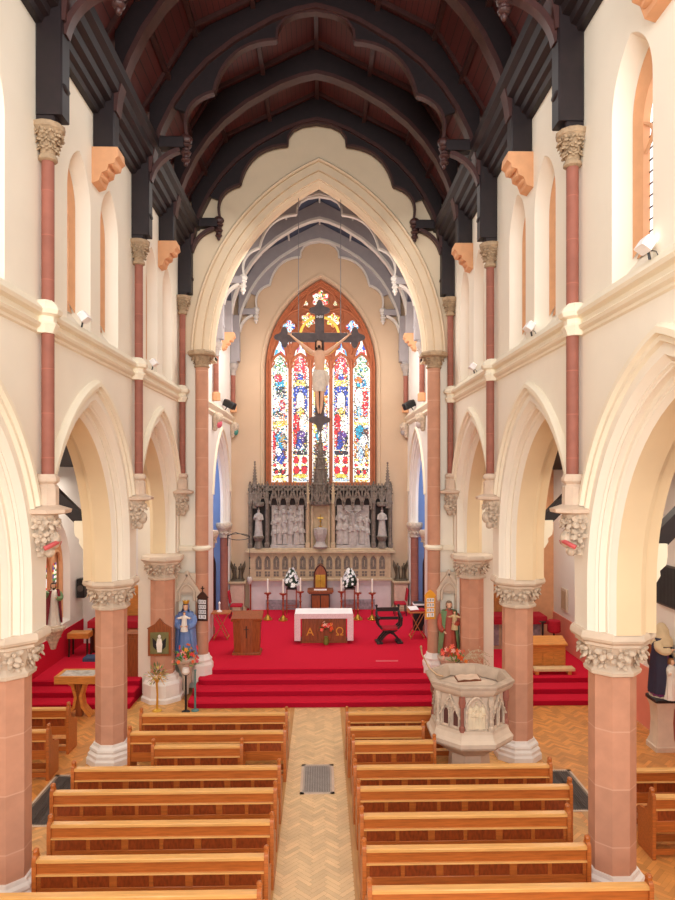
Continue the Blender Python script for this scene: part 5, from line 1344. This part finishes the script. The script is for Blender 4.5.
# ------------------------------------------------------------------ pulpit
t = thing('pulpit', 'carved pale stone octagonal pulpit with traceried sides and a relief of saints', 'pulpit', (3.03, 13.25, .28)); t.scale = (1, 1, 1.08)
pr8 = lambda r, z, n=8: [(r / math.cos(PI / 8) * math.cos(PI / 8 + k * PI / 4), r / math.cos(PI / 8) * math.sin(PI / 8 + k * PI / 4), z) for k in range(n)]
mb = MB(); lathe8(mb, [(.5, -.26), (.5, -.2), (.42, -.14), (.38, -.06), (.36, .30), (.40, .34), (.44, .40)]); mb.build('base', plinthstone, t, ang=20)
mb = MB(); lathe8(mb, [(.44, .30), (.52, .36), (.62, .44), (.74, .50), (.78, .55), (.79, .62), (.74, .67), (.70, .76), (.70, .82)]); mb.build('lower_moulding', stone, t, ang=20)
mb = MB(); lathe8(mb, [(.62, .80), (.62, 1.42)]); mb.loft([pr8(.02, 1.405), pr8(.625, 1.41)]); bdp = mb.build('drum', plinthstone, t, ang=20)
mb = MB(); lathe8(mb, [(.66, 1.40), (.72, 1.44), (.77, 1.50), (.79, 1.55)], caps=False); mb.build('cornice', stone, t, ang=20)
mb = MB(); rows = [pr8(.80, 1.55), pr8(.81, 1.60), pr8(.78, 1.62), pr8(.68, 1.62), pr8(.65, 1.58), pr8(.60, 1.44)]; mb.loft(rows); mb.build('coping', mat('worn_brown_stone', (184, 162, 142), .7, nz=(5, .15)), t, ang=20)
for k in range(8):
    an = k * PI / 4; a = Matrix.Rotation(an + PI / 2, 4, 'Z')
    mb = MB(); mb.T = a; d = -.64
    if k == 6:                                              # face towards the viewer: relief of saints
        mb.tube([(u, d - .02, z) for u, z in arch_pts(.19, .12, 1.12, .86, 8)], .03, 6); mb.bbox(-.2, d - .03, .82, .2, d + .02, .88, .01)
        pn = mb.build('relief_frame', carved, t)
        mb = MB(); mb.T = a
        for j, (x, h) in enumerate(((-.12, .42), (0, .46), (.12, .42), (-.06, .34), (.07, .34))): simple_figure(mb, x, d - (.0 if j < 3 else .03), .86, h, j, 1.0, 0)
        mb.build('saints_relief', mat('cream_relief', (220, 202, 172), .8), pn)
    else:
        for sg in (-1, 1):
            mb.tube([(sg * .11 + u, d - .01, z) for u, z in arch_pts(.085, .06, 1.08, .84, 6)], .02, 5)
            mb.bar((sg * .23, d - .02, 1.02), (0, d - .02, 1.38), .035, .04, (0, 1, 0))
        mb.tube([(.07 * math.cos(q_), d - .01, 1.22 + .07 * math.sin(q_)) for q_ in [2 * PI * j / 14 for j in range(15)]], .016, 5)
        for j in range(4):
            for sg in (-1, 1): mb.sph((sg * .23 * (1 - j / 4), d - .04, 1.03 + .35 * j / 4), .022, nu=5, nv=4)
        mb.sph((0, d - .02, 1.4), .035, nu=6, nv=5)
        mb.build('tracery_panel', carved, t)
        mb = MB(); mb.T = a
        for sg in (-1, 1):
            pts = arch_pts(.055, .05, 1.05, .86, 6); mb.add([(sg * .11 + u, d + .014, z) for u, z in pts], [tuple(range(len(pts)))])
        mb.build('dark_opening', mat('dark_opening_red', (92, 52, 44), .8) if 'dark_opening_red' not in MATS else MATS['dark_opening_red'], t, fix=False, smooth=False)
    an2 = an + PI / 8; rr_ = .655 / math.cos(PI / 8)
    mb = MB(); c_ = (rr_ * math.cos(an2), rr_ * math.sin(an2)); mb.lathe([(.055, .80), (.055, .88), (.035, .9), (.035, 1.2), (.06, 1.26), (.07, 1.3), (.05, 1.42)], c_, 8)
    leafring(mb, c_[0], c_[1], 1.25, .04, 5, .03); mb.build('corner_shaft', redstone if k % 2 else carved, t)
t = thing('pulpit_book', 'open book with worn pale pages on the pulpit ledge', 'book', (2.96, 13.0, 2.0)); t.scale = (.8, .8, .8)
mb = MB(); mb.at((0, 0, .02), .15, R(14)); mb.bbox(-.3, -.1, -.015, .3, .16, .02, .005); mb.build('cover', mat('brown_leather', (120, 66, 40), .6), t)
mb = MB(); mb.at((0, 0, .02), .15, R(14)); mb.loft([[(x, y, z) for x, z in ((-.28, .02), (-.14, .045), (0, .025), (.14, .045), (.28, .02))] for y in (-.09, .15)], False); mb.build('pages', mat('aged_paper', (206, 176, 152), .8), t)
t = thing('microphone_arm', 'thin curved brass arm rising from the pulpit towards the chancel', 'microphone', (2.42, 13.35, 1.86))
mb = MB(); mb.tube([(.12, 0, .1), (.0, .05, .12), (-.15, .1, .25), (-.28, .15, .5), (-.30, .16, .62)], [.02, .018, .016, .014, .02], 8); mb.build('gooseneck', mat('tan_metal', (176, 140, 104), .4, .3), t)
mb = MB(); mb.sph((-.3, .16, .64), .025, .025, .04); mb.build('microphone_head', MATS['tan_metal'], t)

# ------------------------------------------------------------------ statues on the chancel piers
def canopy(label, x, y):
    t = thing('stone_canopy', label, 'statue canopy', (x, y, 0), 0, 'gabled canopies over the pier statues')
    mb = MB()
    mb.at((0, 0, -.27))
    for sg in (-1, 1): mb.bar((sg * .33, -.1, 2.98), (0, -.1, 3.48), .08, .2, (0, 1, 0))
    mb.tube([(u, -.17, z) for u, z in arch_pts(.2, .12, 2.92, 2.75, 8)], .035, 6)
    mb.prism([(-.28, 2.98), (.28, 2.98), (0, 3.4)], 'y', -.14, -.02)
    mb.sph((0, -.12, 3.5), .07, .08, .08, 8, 6)
    mb.bbox(-.34, -.06, 2.9, .34, -.0, 3.5, .02)
    for sg in (-1, 1):
        mb.bbox(*sorted((sg * .24, sg * .36))[:1], -.18, 2.78, sorted((sg * .24, sg * .36))[1], -.0, 3.02, .02); mb.sph((sg * .3, -.12, 2.76), .07, nu=8, nv=6)
    mb.build('gable', stone, t, ang=30)
def bracket(label, x, y, z):
    t = thing('statue_bracket', label, 'bracket', (x, y, z), 0, 'statue brackets on the chancel piers')
    mb = MB(); lathe8(mb, [(.07, -.98), (.09, -.6), (.12, -.4), (.18, -.25), (.24, -.12), (.29, -.08), (.30, -.02), (.27, 0)]); mb.box(-.12, 0, -.7, .12, .56, -.03); mb.build('corbel', stone, t, ang=25)
canopy('pale gabled stone canopy above the blue statue of Our Lady', -3.57, 18.8)
canopy('pale gabled stone canopy above the statue of the bearded saint', 3.66, 18.83)
bracket('pale octagonal stone bracket under the blue statue of Our Lady', -3.54, 18.38, 1.0)
bracket('pale octagonal stone bracket under the statue of the bearded saint', 3.60, 18.38, 1.0)
blue = mat('painted_blue', (112, 138, 190), .55, nz=(6, .12)); whiteg = mat('painted_white', (240, 230, 218), .6); redrobe = mat('painted_terracotta', (170, 74, 58), .6, nz=(6, .15)); greenm = mat('painted_green', (110, 140, 96), .6, nz=(6, .15)); wine = mat('painted_wine', (124, 22, 40), .6, nz=(6, .15)); navy = mat('painted_navy', (40, 36, 60), .6)
greyhair = mat('grey_brown_hair', (128, 108, 88), .7); purple = mat('painted_purple', (132, 50, 110), .6)
def statue(label, x, y, z, h, robe_m, mant_m, hair_m, rz=0, beard=False, crown=False, lng=.1, cat='statue', name='saint_statue'):
    t = thing(name, label, cat, (x, y, z), rz)
    mb = MB(); mb.lathe([(.17 * h, 0), (.17 * h, .02), (.15 * h, .035)], (0, 0), 16); mb.build('base', stone, t)
    mb = MB(); mb.at((0, 0, .02)); robe(mb, h * .985, seed=3); rb = mb.build('robe', robe_m, t)
    mb = MB(); mb.at((0, 0, .02)); mantle(mb, h, 1.2, 50); mb.build('mantle', mant_m, t, fix=False)
    mb = MB(); mb.at((0, 0, .02)); head(mb, h); mb.tube([(0, 0, .82 * h), (0, -.005 * h, .9 * h)], .036 * h, 8); hd = mb.build('head', skin, t)
    mb = MB(); mb.at((0, 0, .02)); hairpiece(mb, h, long=lng, beard=beard); mb.build('hair', hair_m, hd, fix=False)
    if crown:
        mb = MB(); mb.lathe([(.045 * h, .985 * h), (.058 * h, 1.05 * h), (.05 * h, 1.05 * h), (.04 * h, 1.0 * h)], (0, 0), 12)
        for k in range(6): mb.sph((.055 * h * math.cos(k * PI / 3), .055 * h * math.sin(k * PI / 3), 1.06 * h), .012 * h, nu=6, nv=4)
        mb.build('crown', gold, t)
    return t
def child(t, x, y, z, h, robe_m, seed=4, rz=0):
    mb = MB(); mb.at((x, y, z), rz); robe(mb, h, w=1.1, seed=seed, n=20, fold=.02)
    for s in (-1, 1): sleeve(mb, h, (s * .11, 0, .78), (s * .22, -.05, .72), (s * .32, -.12, .74), (.05, .05, .04))
    c_ = mb.build('child_robe', robe_m, t)
    mb = MB(); mb.at((x, y, z), rz); head(mb, h * 1.25, c=(0, -.01, .76))
    ch_ = mb.build('child_head', skin, c_)
    for s in (-1, 1):
        mb = MB(); mb.at((x, y, z), rz); hand(mb, h * 1.2, (s * .28, -.10, .615), (s * .7, -.6, .1)); mb.build('child_hand', skin, c_)
    mb = MB(); mb.at((x, y, z), rz); hairpiece(mb, h * 1.25, c=(0, -.01, .76), long=.03); mb.build('child_hair', mat('fair_hair', (150, 100, 56), .7) if 'fair_hair' not in MATS else MATS['fair_hair'], c_, fix=False)
m_ = statue('painted statue of Our Lady in a blue mantle and gold crown holding the child', -3.54, 18.36, 1.0, 1.45, blue, blue, hairm, 0, False, True, .12, name='madonna_statue')
mb = MB()
for s in (-1, 1): sleeve(mb, 1.45, (s * .13, 0, .79), (s * .18, -.06, .62), (s * .08, -.17, .62), (.05, .055, .04))
mb.build('sleeves', blue, m_)
for s in (-1, 1):
    mb = MB(); hand(mb, 1.45, (s * .075, -.175, .62), (-s * .9, -.3, .1)); mb.build('hand', skin, m_)
child(m_, 0, -.22, .76, .5, whiteg)
mb = MB(); mb.loft([[(.14 * 1.45 * 1.05 * math.cos(a) * k, -.02 + .14 * 1.45 * .9 * math.sin(a) * k, z) for a in [R(-28) + R(236) * j / 20 for j in range(21)]] for k, z in ((1.0, 1.15), (.62, 1.255), (.40, 1.345), (.42, 1.415), (.3, 1.465))], False); mb.build('veil', blue, m_, fix=False)
j_ = statue('painted statue of a bearded saint in terracotta robe and green-lined mantle holding a child', 3.60, 18.36, 1.0, 1.47, redrobe, greenm, greyhair, 0, True, False, .06)
mb = MB(); sleeve(mb, 1.45, (-.13, 0, .79), (-.2, -.02, .6), (-.13, -.13, .5), (.05, .055, .04)); sleeve(mb, 1.45, (.13, 0, .79), (.2, -.05, .62), (.08, -.16, .66), (.05, .055, .04)); mb.build('sleeves', redrobe, j_)
mb = MB(); hand(mb, 1.45, (-.12, -.14, .49), (.3, -.7, -.2)); mb.build('hand', skin, j_); mb = MB(); hand(mb, 1.45, (.075, -.165, .66), (-.8, -.3, .3)); mb.build('hand', skin, j_); child(j_, .12, -.18, .76, .48, mat('tan_robe', (206, 176, 130), .6), 6, R(-15))
# Sacred Heart in the left aisle on a wall corbel
s_ = statue('painted statue with raised hand in a wine-red robe before the left aisle window', -6.95, 18.0, 1.95, 1.12, whiteg, wine, hairm, R(35), True, False, .1, name='sacred_heart_statue')
mb = MB(); sleeve(mb, 1.12, (-.13, 0, .79), (-.21, -.05, .68), (-.16, -.14, .84), (.05, .05, .04)); sleeve(mb, 1.12, (.13, 0, .79), (.19, -.05, .62), (.05, -.16, .68), (.05, .05, .04)); mb.build('sleeves', greenm, s_)
mb = MB(); hand(mb, 1.12, (-.155, -.145, .86), (0, -.1, 1), (1, 0, 0)); mb.build('hand', skin, s_); mb = MB(); hand(mb, 1.12, (.045, -.165, .69), (-.9, -.3, .2)); mb.build('hand', skin, s_)
t = thing('statue_corbel', 'carved stone wall corbel under the wine-red robed statue in the left aisle', 'bracket', (-6.95, 18.0, 0))
mb = MB(); lathe8(mb, [(.06, 1.35), (.1, 1.5), (.18, 1.7), (.24, 1.82), (.28, 1.86), (.28, 1.93), (.24, 1.95)]); mb.box(-.69, -.1, 1.6, 0, .1, 1.9); leafring(mb, 0, 0, 1.7, .16, 8, .06); mb.build('corbel', carved, t)
# saint with child on the right
t = thing('statue_pedestal', 'tapering pale stone pedestal with black top against the right aisle wall', 'pedestal', (7.53, 14.55, 0))
mb = MB(); mb.bbox(-.24, -.24, 0, .24, .24, .12, .02); mb.loft([[(a * w_, b * w_, z) for a, b in ((-1, -1), (1, -1), (1, 1), (-1, 1))] for w_, z in ((.22, .12), (.18, .25), (.165, .6), (.18, .9), (.23, 1.06))], True, True); mb.build('pedestal_body', stone, t, ang=25)
mb = MB(); mb.bbox(-.25, -.25, 1.06, .25, .25, 1.14, .02); mb.build('black_top', black, t)
v_ = statue('painted statue of a hooded saint in navy and purple with a white-robed child', 7.55, 14.6, 1.14, 1.5, purple, navy, hairm, R(40), False, False, .03, name='saint_with_child')
mb = MB(); mb.loft([[(1.5 * r_ * math.cos(a), -.0 + 1.5 * r_ * math.sin(a), 1.5 * z) for a in [R(100) + R(280) * j / 16 for j in range(17)]] for r_, z in ((.16, .74), (.15, .82), (.11, .88), (.095, .97), (.05, 1.04), (.01, 1.06))], False); mb.build('tan_hood', mat('tan_cloth', (214, 188, 150), .7), v_, fix=False)
mb = MB(); sleeve(mb, 1.5, (-.13, 0, .79), (-.2, -.07, .66), (-.1, -.17, .7), (.05, .055, .04)); sleeve(mb, 1.5, (.13, 0, .79), (.2, -.07, .64), (.1, -.18, .58), (.05, .055, .04)); mb.build('sleeves', MATS['tan_cloth'], v_)
mb = MB(); hand(mb, 1.5, (-.1, -.17, .7), (.6, -.6, .2)); mb.build('hand', skin, v_); mb = MB(); hand(mb, 1.5, (.1, -.18, .58), (-.7, -.4, -.1)); mb.build('hand', skin, v_); child(v_, -.10, -.24, .0, .84, whiteg, 5)

# ------------------------------------------------------------------ boards, icon, plants and stands by the piers
def hymn_board(label, x, y, z, m, rz, edge):
    t = thing('hymn_board', label, 'hymn board', (x, y, z), rz); t.scale = (.85, .85, .85)
    mb = MB(); mb.prism([(-.17, -.42), (.17, -.42), (.17, .32), (.2, .34), (.1, .46), (0, .54), (-.1, .46), (-.2, .34), (-.17, .32)], 'y', -.02, .02)
    if edge: mb.bar((0, 0, .52), (0, 0, .7), .03, .03); mb.bar((-.06, 0, .63), (.06, 0, .63), .03, .03)
    mb.build('board', m, t, ang=25)
    for r_ in range(4):
        cards = 2 if r_ == 3 else 3
        for k in range(cards):
            mb = MB(); x0 = -.13 + .26 * k / cards; zz = .2 - .16 * r_; mb.box(x0 + .006, -.028, zz - .07, x0 + .26 / cards - .006, -.02, zz + .06)
            cd = mb.build('number_card', linen, t)
            mb = MB(); xm = x0 + .13 / cards; ink = MATS['black_paint']
            mb.box(xm - .018, -.030, zz - .045, xm - .006, -.028, zz + .04); mb.box(xm - .018, -.030, zz + .028, xm + .02, -.028, zz + .04); mb.box(xm + .008, -.030, zz - .045, xm + .02, -.028, zz + .03)
            mb.build('numeral', ink, cd)
    for r_ in range(4):
        mb = MB(); zz = .12 - .16 * r_; mb.box(-.15, -.034, zz, .15, -.02, zz + .014); mb.build('card_rail', m, t)
    return t
hymn_board('dark wooden hymn board with four rows of white number cards and a cross on top', -3.13, 18.58, 2.3, walnut, R(-14), True)
hymn_board('orange pine hymn board with four rows of white number cards', 3.12, 18.58, 2.32, mat('orange_pine', (236, 164, 48), .4), R(10), False)
t = thing('framed_icon', 'gabled brown wooden frame with a painted winged angel on the left half column', 'picture', (-4.1, 17.76, 1.58))
mb = MB(); mb.prism([(-.3, -.36), (.3, -.36), (.3, .34), (.33, .36), (.12, .48), (0, .62), (-.12, .48), (-.33, .36), (-.3, .34)], 'y', -.03, .03); mb.build('frame', oak, t, ang=25)
mb = MB(); mb.bbox(-.24, -.045, -.3, .24, -.03, .26, .01); pc = mb.build('painting', mat('olive_painting', (120, 112, 66), .6, nz=(4, .3)), t)
mb = MB(); mb.prism([(-.05, -.26), (.06, -.26), (.08, -.05), (.05, .1), (-.05, .1), (-.08, -.05)], 'y', -.05, -.044); mb.sph((0, -.045, .15), .04, .01, .05, 8, 6); mb.build('pale_figure', whiteg, pc, ang=20)
mb = MB()
for s in (-1, 1): mb.prism([(s * .05, .0), (s * .18, .12), (s * .16, -.12), (s * .08, -.2)], 'y', -.049, -.043)
mb.build('dark_wings', black, pc, smooth=False)
t = thing('flower_pedestal', 'slim black metal stand holding an orange flower arrangement before the statue of Our Lady', 'flower arrangement', (-3.28, 17.05, 0))
mb = MB(); mb.lathe([(.11, 0), (.1, .02), (.03, .05), (.025, .9), (.08, .94)], (0, 0), 12); mb.build('stand', black, t)
mb = MB(); mb.lathe([(.06, .94), (.1, 1.0), (.08, 1.1)], (0, 0), 12); mb.build('bowl', whitestone, t)
FL = [(240, 110, 60), (236, 170, 60), (226, 70, 70), (244, 160, 140), (214, 70, 90)]
mb = MB(); leaves(mb, (0, 0, 1.2), 34, .3, (110, 140, 60), 8, .26); spray(mb, (0, 0, 1.35), 34, .42, FL, 9, (.035, .06), .8); mb.build('blooms', attrm, t, fix=False)
t = thing('teal_stand', 'thin teal metal pole on a round foot beside the black flower stand', 'stand', (-3.06, 17.12, 0))
mb = MB(); mb.lathe([(.1, 0), (.09, .03), (.025, .05), (.022, 1.0), (.04, 1.03)], (0, 0), 12); mb.build('pole', mat('teal_metal', (94, 140, 138), .5), t)
t = thing('ornamental_tree', 'small golden wire tree with green and cream leaves before the left half column', 'ornament', (-4.02, 17.14, 0))
mb = MB(); mb.lathe([(.13, 0), (.11, .03), (.03, .06)], (0, 0), 12); mb.tube([(0, 0, .03), (.01, 0, .4), (-.01, 0, .75)], [.03, .026, .03], 8)
rr = random.Random(5)
for k in range(12):
    a = 2 * PI * k / 12; mb.tube([(0, 0, .68), (.1 * math.cos(a), .1 * math.sin(a), .85), (.24 * math.cos(a), .18 * math.sin(a), .85 + .2 * math.sin(k * 2.1))], [.014, .01, .006], 5)
mb.build('branches', gold, t)
mb = MB(); leaves(mb, (0, 0, .88), 80, .3, (130, 140, 70), 7, .13, -.6); leaves(mb, (0, 0, .88), 50, .3, (222, 200, 150), 17, .12, -.6); mb.build('leaves', attrm, t, fix=False)
t = thing('pulpit_flowers', 'orange and red flower arrangement with pale trailing twigs in a green vase behind the pulpit', 'flower arrangement', (3.42, 16.55, 0))
mb = MB(); mb.lathe([(.15, 0), (.14, .03), (.03, .06), (.025, .86), (.07, .9)], (0, 0), 12); mb.build('stand', black, t)
mb = MB(); mb.lathe([(.06, .9), (.1, .98), (.08, 1.16), (.1, 1.22)], (0, 0), 12); mb.build('vase', mat('green_foil', (140, 180, 60), .4), t)
mb = MB(); leaves(mb, (0, 0, 1.3), 24, .25, (110, 140, 60), 18, .2); spray(mb, (0, 0, 1.45), 26, .36, ORG, 19, (.04, .07), .8); mb.build('blooms', attrm, t, fix=False)
mb = MB(); rr = random.Random(8)
for k in range(9):
    e = rr.uniform(-.1, .9); pts = [(.1, 0, 1.35), (.4, -.02, 1.45 + .2 * e), (.62 + rr.uniform(-.1, .1), -.05, 1.4 + .3 * e), (.8 + rr.uniform(-.08, .05), -.05, 1.1 + .5 * e)]; mb.tube(pts, .006, 5)
    for j in range(6): p = pts[1 + j % 3]; mb.sph((p[0] + rr.uniform(-.1, .1), p[1], p[2] + rr.uniform(-.1, .1)), .016, nu=5, nv=4)
mb.build('pale_twigs', mat('pale_twig', (206, 190, 160), .8), t)

# ------------------------------------------------------------------ left aisle and chapel
t = thing('display_table', 'golden oak display table with a glass top on a curved pedestal in the left aisle', 'display table', (-5.85, 16.85, 0))
mb = MB(); mb.bbox(-.5, -.34, .88, .5, .34, 1.04, .015); mb.build('case', oak_lt, t)
mb = MB(); mb.bbox(-.42, -.27, 1.035, .42, .27, 1.046, .003); mb.build('glass_top', mat('glass_over_papers', (196, 190, 182), .15, nz=(9, .3)), t)
mb = MB()
for x0, x1, y0, y1 in ((-.5, .5, -.34, -.27), (-.5, .5, .27, .34), (-.5, -.42, -.27, .27), (.42, .5, -.27, .27)): mb.bbox(x0, y0, 1.035, x1, y1, 1.06, .005)
mb.build('rim', oak_lt, t)
for s in (-1, 1):
    mb = MB(); mb.ribbon([(s * .30, 0, .88), (s * .14, 0, .78), (s * .06, 0, .5), (s * .1, 0, .25), (s * .26, 0, .05), (s * .3, 0, 0)], .07, .26, (0, 1, 0)); mb.build('curved_leg', oak_lt, t)
mb = MB(); mb.bbox(-.08, -.08, .0, .08, .08, .88, .02); mb.build('pedestal', oak, t)
t = thing('side_altar', 'side altar with a bright red frontal cloth and brown panelled base in the left chapel', 'altar', (-6.15, 21.3, .45))
mb = MB(); mb.bbox(-.8, -.3, 0, .8, .35, .92, .02); mb.build('altar_body', walnut, t)
for k in range(3): mb = MB(); mb.bbox(-.74 + .5 * k, -.32, .08, -.28 + .5 * k, -.3, .84, .01); mb.build('panel', oak, t)
mb = MB(); mb.bbox(-.9, -.4, .92, .9, .4, 1.0, .02); mb.box(-.9, -.41, .78, .9, -.395, .98); mb.build('red_cloth', velvet, t)
t = thing('side_reredos', 'golden brown carved wooden screen above the red-clothed side altar', 'reredos', (-6.1, 22.0, .45))
mb = MB(); mb.bbox(-.8, -.1, 0, .8, .15, 1.9, .02)
for k in range(4): mb.tube([(-.6 + .4 * k + u, -.1, z) for u, z in arch_pts(.16, .12, 1.5, 1.08, 6)], .03, 5)
mb.build('screen', oak_lt, t)
t = thing('wooden_cabinet', 'tall golden brown panelled cabinet beside the left half column', 'cabinet', (-4.95, 18.75, .45))
mb = MB(); mb.bbox(-.28, -.22, 0, .28, .22, 1.12, .02); mb.bbox(-.3, -.24, 1.12, .3, .24, 1.18, .01); mb.build('body', oak, t)
mb = MB(); mb.bbox(-.22, -.235, .1, .22, -.22, 1.04, .01); mb.build('door', oak, t)
def small_table(label, x, y, z, w_, h):
    t = thing('side_table', label, 'table', (x, y, z))
    mb = MB(); mb.bbox(-w_, -.22, h - .16, w_, .22, h, .015); mb.build('table_top', oak_lt, t)
    for a in (-1, 1):
        for b in (-1, 1): mb = MB(); mb.bar((a * (w_ - .05), b * .17, 0), (a * (w_ - .05), b * .17, h - .16), .045, .045); mb.build('leg', walnut, t)
small_table('small golden wooden side table against the red dado in the left chapel', -7.2, 20.7, .45, .32, .72)
mb = MB(); mb.bbox(-.3, -.2, 0, .3, .2, .12, .03); o = mb.build('blue_cushion', mat('blue_cushion_cloth', (64, 84, 116), .9)); o.location = (-6.6, 20.2, .45); tag(o, 'dark blue kneeling cushion on the red carpet of the left chapel', 'cushion')
t = thing('wall_speaker', 'black box loudspeaker on the left chapel wall beyond the window', 'loudspeaker', (-7.62, 21.65, 2.05))
mb = MB(); mb.bbox(.02, -.16, 0, .26, .16, .6, .02); mb.build('cabinet', black, t); mb = MB(); mb.lathe([(.1, 0), (.1, .01)], (0, 0), 14); o = mb.build('cone', MATS['iron_grey'], t); o.rotation_euler = (PI / 2, 0, 0); o.location = (.14, -.165, .3)

# ------------------------------------------------------------------ right aisle and chapel
t = thing('wooden_bench_desk', 'golden wooden kneeling desk on the red steps of the right chapel', 'desk', (6.46, 18.9, .45))
mb = MB(); mb.bbox(-.5, -.12, .0, .5, .2, .8, .015); mb.build('desk_body', oak_lt, t)
for k in range(3): mb = MB(); mb.bbox(-.45 + .31 * k, -.135, .06, -.17 + .31 * k, -.12, .52, .008); mb.build('panel', oak_lt, t)
mb = MB(); mb.at((0, -.02, .82), 0, R(18)); mb.bbox(-.52, -.24, -.02, .52, .24, .03, .01); mb.build('slanted_top', oak_lt, t)
t = thing('kneeler_bench', 'low kneeler with a long cream cushion in front of the golden desk', 'kneeler', (6.5, 18.52, .45))
mb = MB(); mb.bbox(-.55, -.13, .1, .6, .13, .19, .03); mb.build('cushion', mat('cream_cushion', (226, 196, 146), .85), t)
for s in (-1, 1): mb = MB(); mb.bbox(s * .45 - .05, -.1, 0, s * .45 + .05, .1, .1, .01); mb.build('foot', oak_lt, t)
t = thing('chapel_altar', 'carved tan stone altar under a red cloth in the right chapel, between the columns', 'altar', (6.2, 21.4, .45))
mb = MB(); mb.bbox(-.95, -.25, 0, .95, .35, .98, .02); mb.build('altar_body', tanstone, t)
for k in range(4): mb = MB(); mb.bbox(-.85 + .44 * k, -.28, .12, -.5 + .44 * k, -.25, .82, .02); mb.build('panel', marble_dk, t)
mb = MB(); mb.bbox(-1.0, -.36, .98, 1.0, .38, 1.05, .02); mb.box(-1.0, -.37, .8, 1.0, -.355, 1.04); mb.build('red_cloth', velvet, t)
t = thing('chapel_reredos', 'golden brown carved screen with dark niches above the right chapel altar', 'reredos', (6.1, 22.05, .45))
mb = MB(); mb.bbox(-.85, -.1, 0, .85, .1, 3.3, .02)
for k in range(3): mb.tube([(-.55 + .55 * k + u, -.11, z) for u, z in arch_pts(.2, .15, 2.4, 1.3, 8)], .035, 6)
mb.bbox(-.9, -.16, 3.3, .9, .1, 3.42, .03); mb.build('screen', mat('gilded_oak', (190, 122, 62), .5, nz=(8, .25)), t)
mb = MB()
for k in range(3):
    pts = arch_pts(.18, .15, 2.4, 1.3, 8); mb.add([(-.55 + .55 * k + u, -.104, z) for u, z in pts], [tuple(range(len(pts)))])
mb.build('dark_niche', walnut, t, fix=False, smooth=False)
t = thing('candle_stand', 'black stand with a red glass votive bowl beside the right chapel wall', 'candle stand', (7.3, 20.72, .45))
mb = MB(); mb.lathe([(.14, 0), (.12, .04), (.03, .08), (.03, .9), (.12, .95)], (-.35, 0), 12); mb.build('stand', black, t)
mb = MB(); mb.lathe([(.16, .62), (.2, .66), (.2, .98), (.17, 1.0)], (0, 0), 14); mb.build('red_bowl', velvet, t); mb = MB(); mb.lathe([(.03, 0), (.03, .63)], (0, 0), 8); mb.build('stem', black, t)
t = thing('wall_picture', 'small framed relief on the cream wall of the right chapel above the desk', 'picture', (AXR - .01, 21.1, 2.0))
mb = MB(); mb.bbox(-.05, -.26, -.35, 0, .26, .35, .01); mb.build('frame', stone, t); mb = MB(); mb.bbox(-.06, -.19, -.28, -.05, .19, .28, .003); mb.build('relief', tanstone, t)
t = thing('station_plaque', 'dark brown scrolled wooden plaque on the right aisle wall beside the nearest column capital', 'plaque', (AXR - .01, 15.35, 1.92))
mb = MB(); mb.prism([(-.3, -.1), (-.26, .3), (-.1, .42), (0, .46), (.1, .42), (.26, .3), (.3, -.1), (.2, -.36), (0, -.44), (-.2, -.36)], 'x', -.08, 0); mb.build('plaque', walnut, t, ang=25)
mb = MB(); mb.prism([(-.22, -.1), (-.18, .24), (0, .36), (.18, .24), (.22, -.1), (0, -.32)], 'x', -.1, -.08); mb.build('carved_scene', oak, t, ang=20)
t = thing('wall_vent', 'dark grey slatted ventilation panel high on the right aisle wall', 'vent', (AXR - .01, 14.7, 3.5))
mb = MB(); mb.bbox(-.05, -.52, -.46, 0, .52, .46, .01); mb.build('frame', MATS['iron_grey'], t)
mb = MB()
for k in range(16): mb.box(-.065, -.48 + .06 * k, -.42, -.05, -.45 + .06 * k, .42)
mb.build('slats', mat('vent_dark', (60, 58, 58), .5), t)
# floodlights on the string course, speakers in the chancel
def flood(label, x, y, z, s, first=[None]):
    t = thing('floodlight', label, 'floodlight', (x, y, z), 0 if s < 0 else PI, 'small floodlights on the string courses')
    mb = MB(); mb.at((.04, 0, .16), 0, 0, R(-35)); mb.bbox(-.06, -.11, -.07, .07, .11, .07, .015); mb.build('lamp_body', linen, t)
    mb = MB(); mb.at((.04, 0, .16), 0, 0, R(-35)); mb.box(-.05, -.09, .07, .05, .09, .074); mb.build('glowing_lens', mat('glowing_lens', (255, 246, 226), .3, emis=2.5) if 'glowing_lens' not in MATS else MATS['glowing_lens'], t)
    mb = MB(); mb.tube([(0, 0, 0), (.02, 0, .1)], .015, 6); mb.tube([(.0, 0, .1), (-.02, .1, .06), (-.05, .1, 0)], .006, 5); mb.build('arm', black, t)
for s, y, lab in ((-1, 11.05, 'small floodlight on the left string course between the first pair of wall shafts'), (-1, 15.6, 'small floodlight on the left string course between the second pair of wall shafts'),
                  (1, 7.4, 'small floodlight on the right string course nearest the viewer'), (1, 11.6, 'small floodlight on the right string course between the first pair of wall shafts'), (1, 16.0, 'small floodlight on the right string course near the chancel arch')):
    flood(lab, s * (XF - .06), y, 8.36, s)
for s in (-1, 1):
    side = 'left' if s < 0 else 'right'
    t = thing('chancel_speaker', 'small black loudspeaker tilted on the %s chancel string course' % side, 'loudspeaker', (EX + s * (CW - .1), 24.6, 8.28), 0, 'small chancel loudspeakers')
    mb = MB(); mb.at((-s * .16, 0, .2), s * .5, 0, R(-s * 25)); mb.bbox(-.24, -.12, -.12, .24, .12, .12, .03); mb.build('cabinet', black, t)
    mb = MB(); mb.tube([(0, 0, 0), (-s * .08, 0, .12)], .02, 6); mb.build('bracket', black, t)
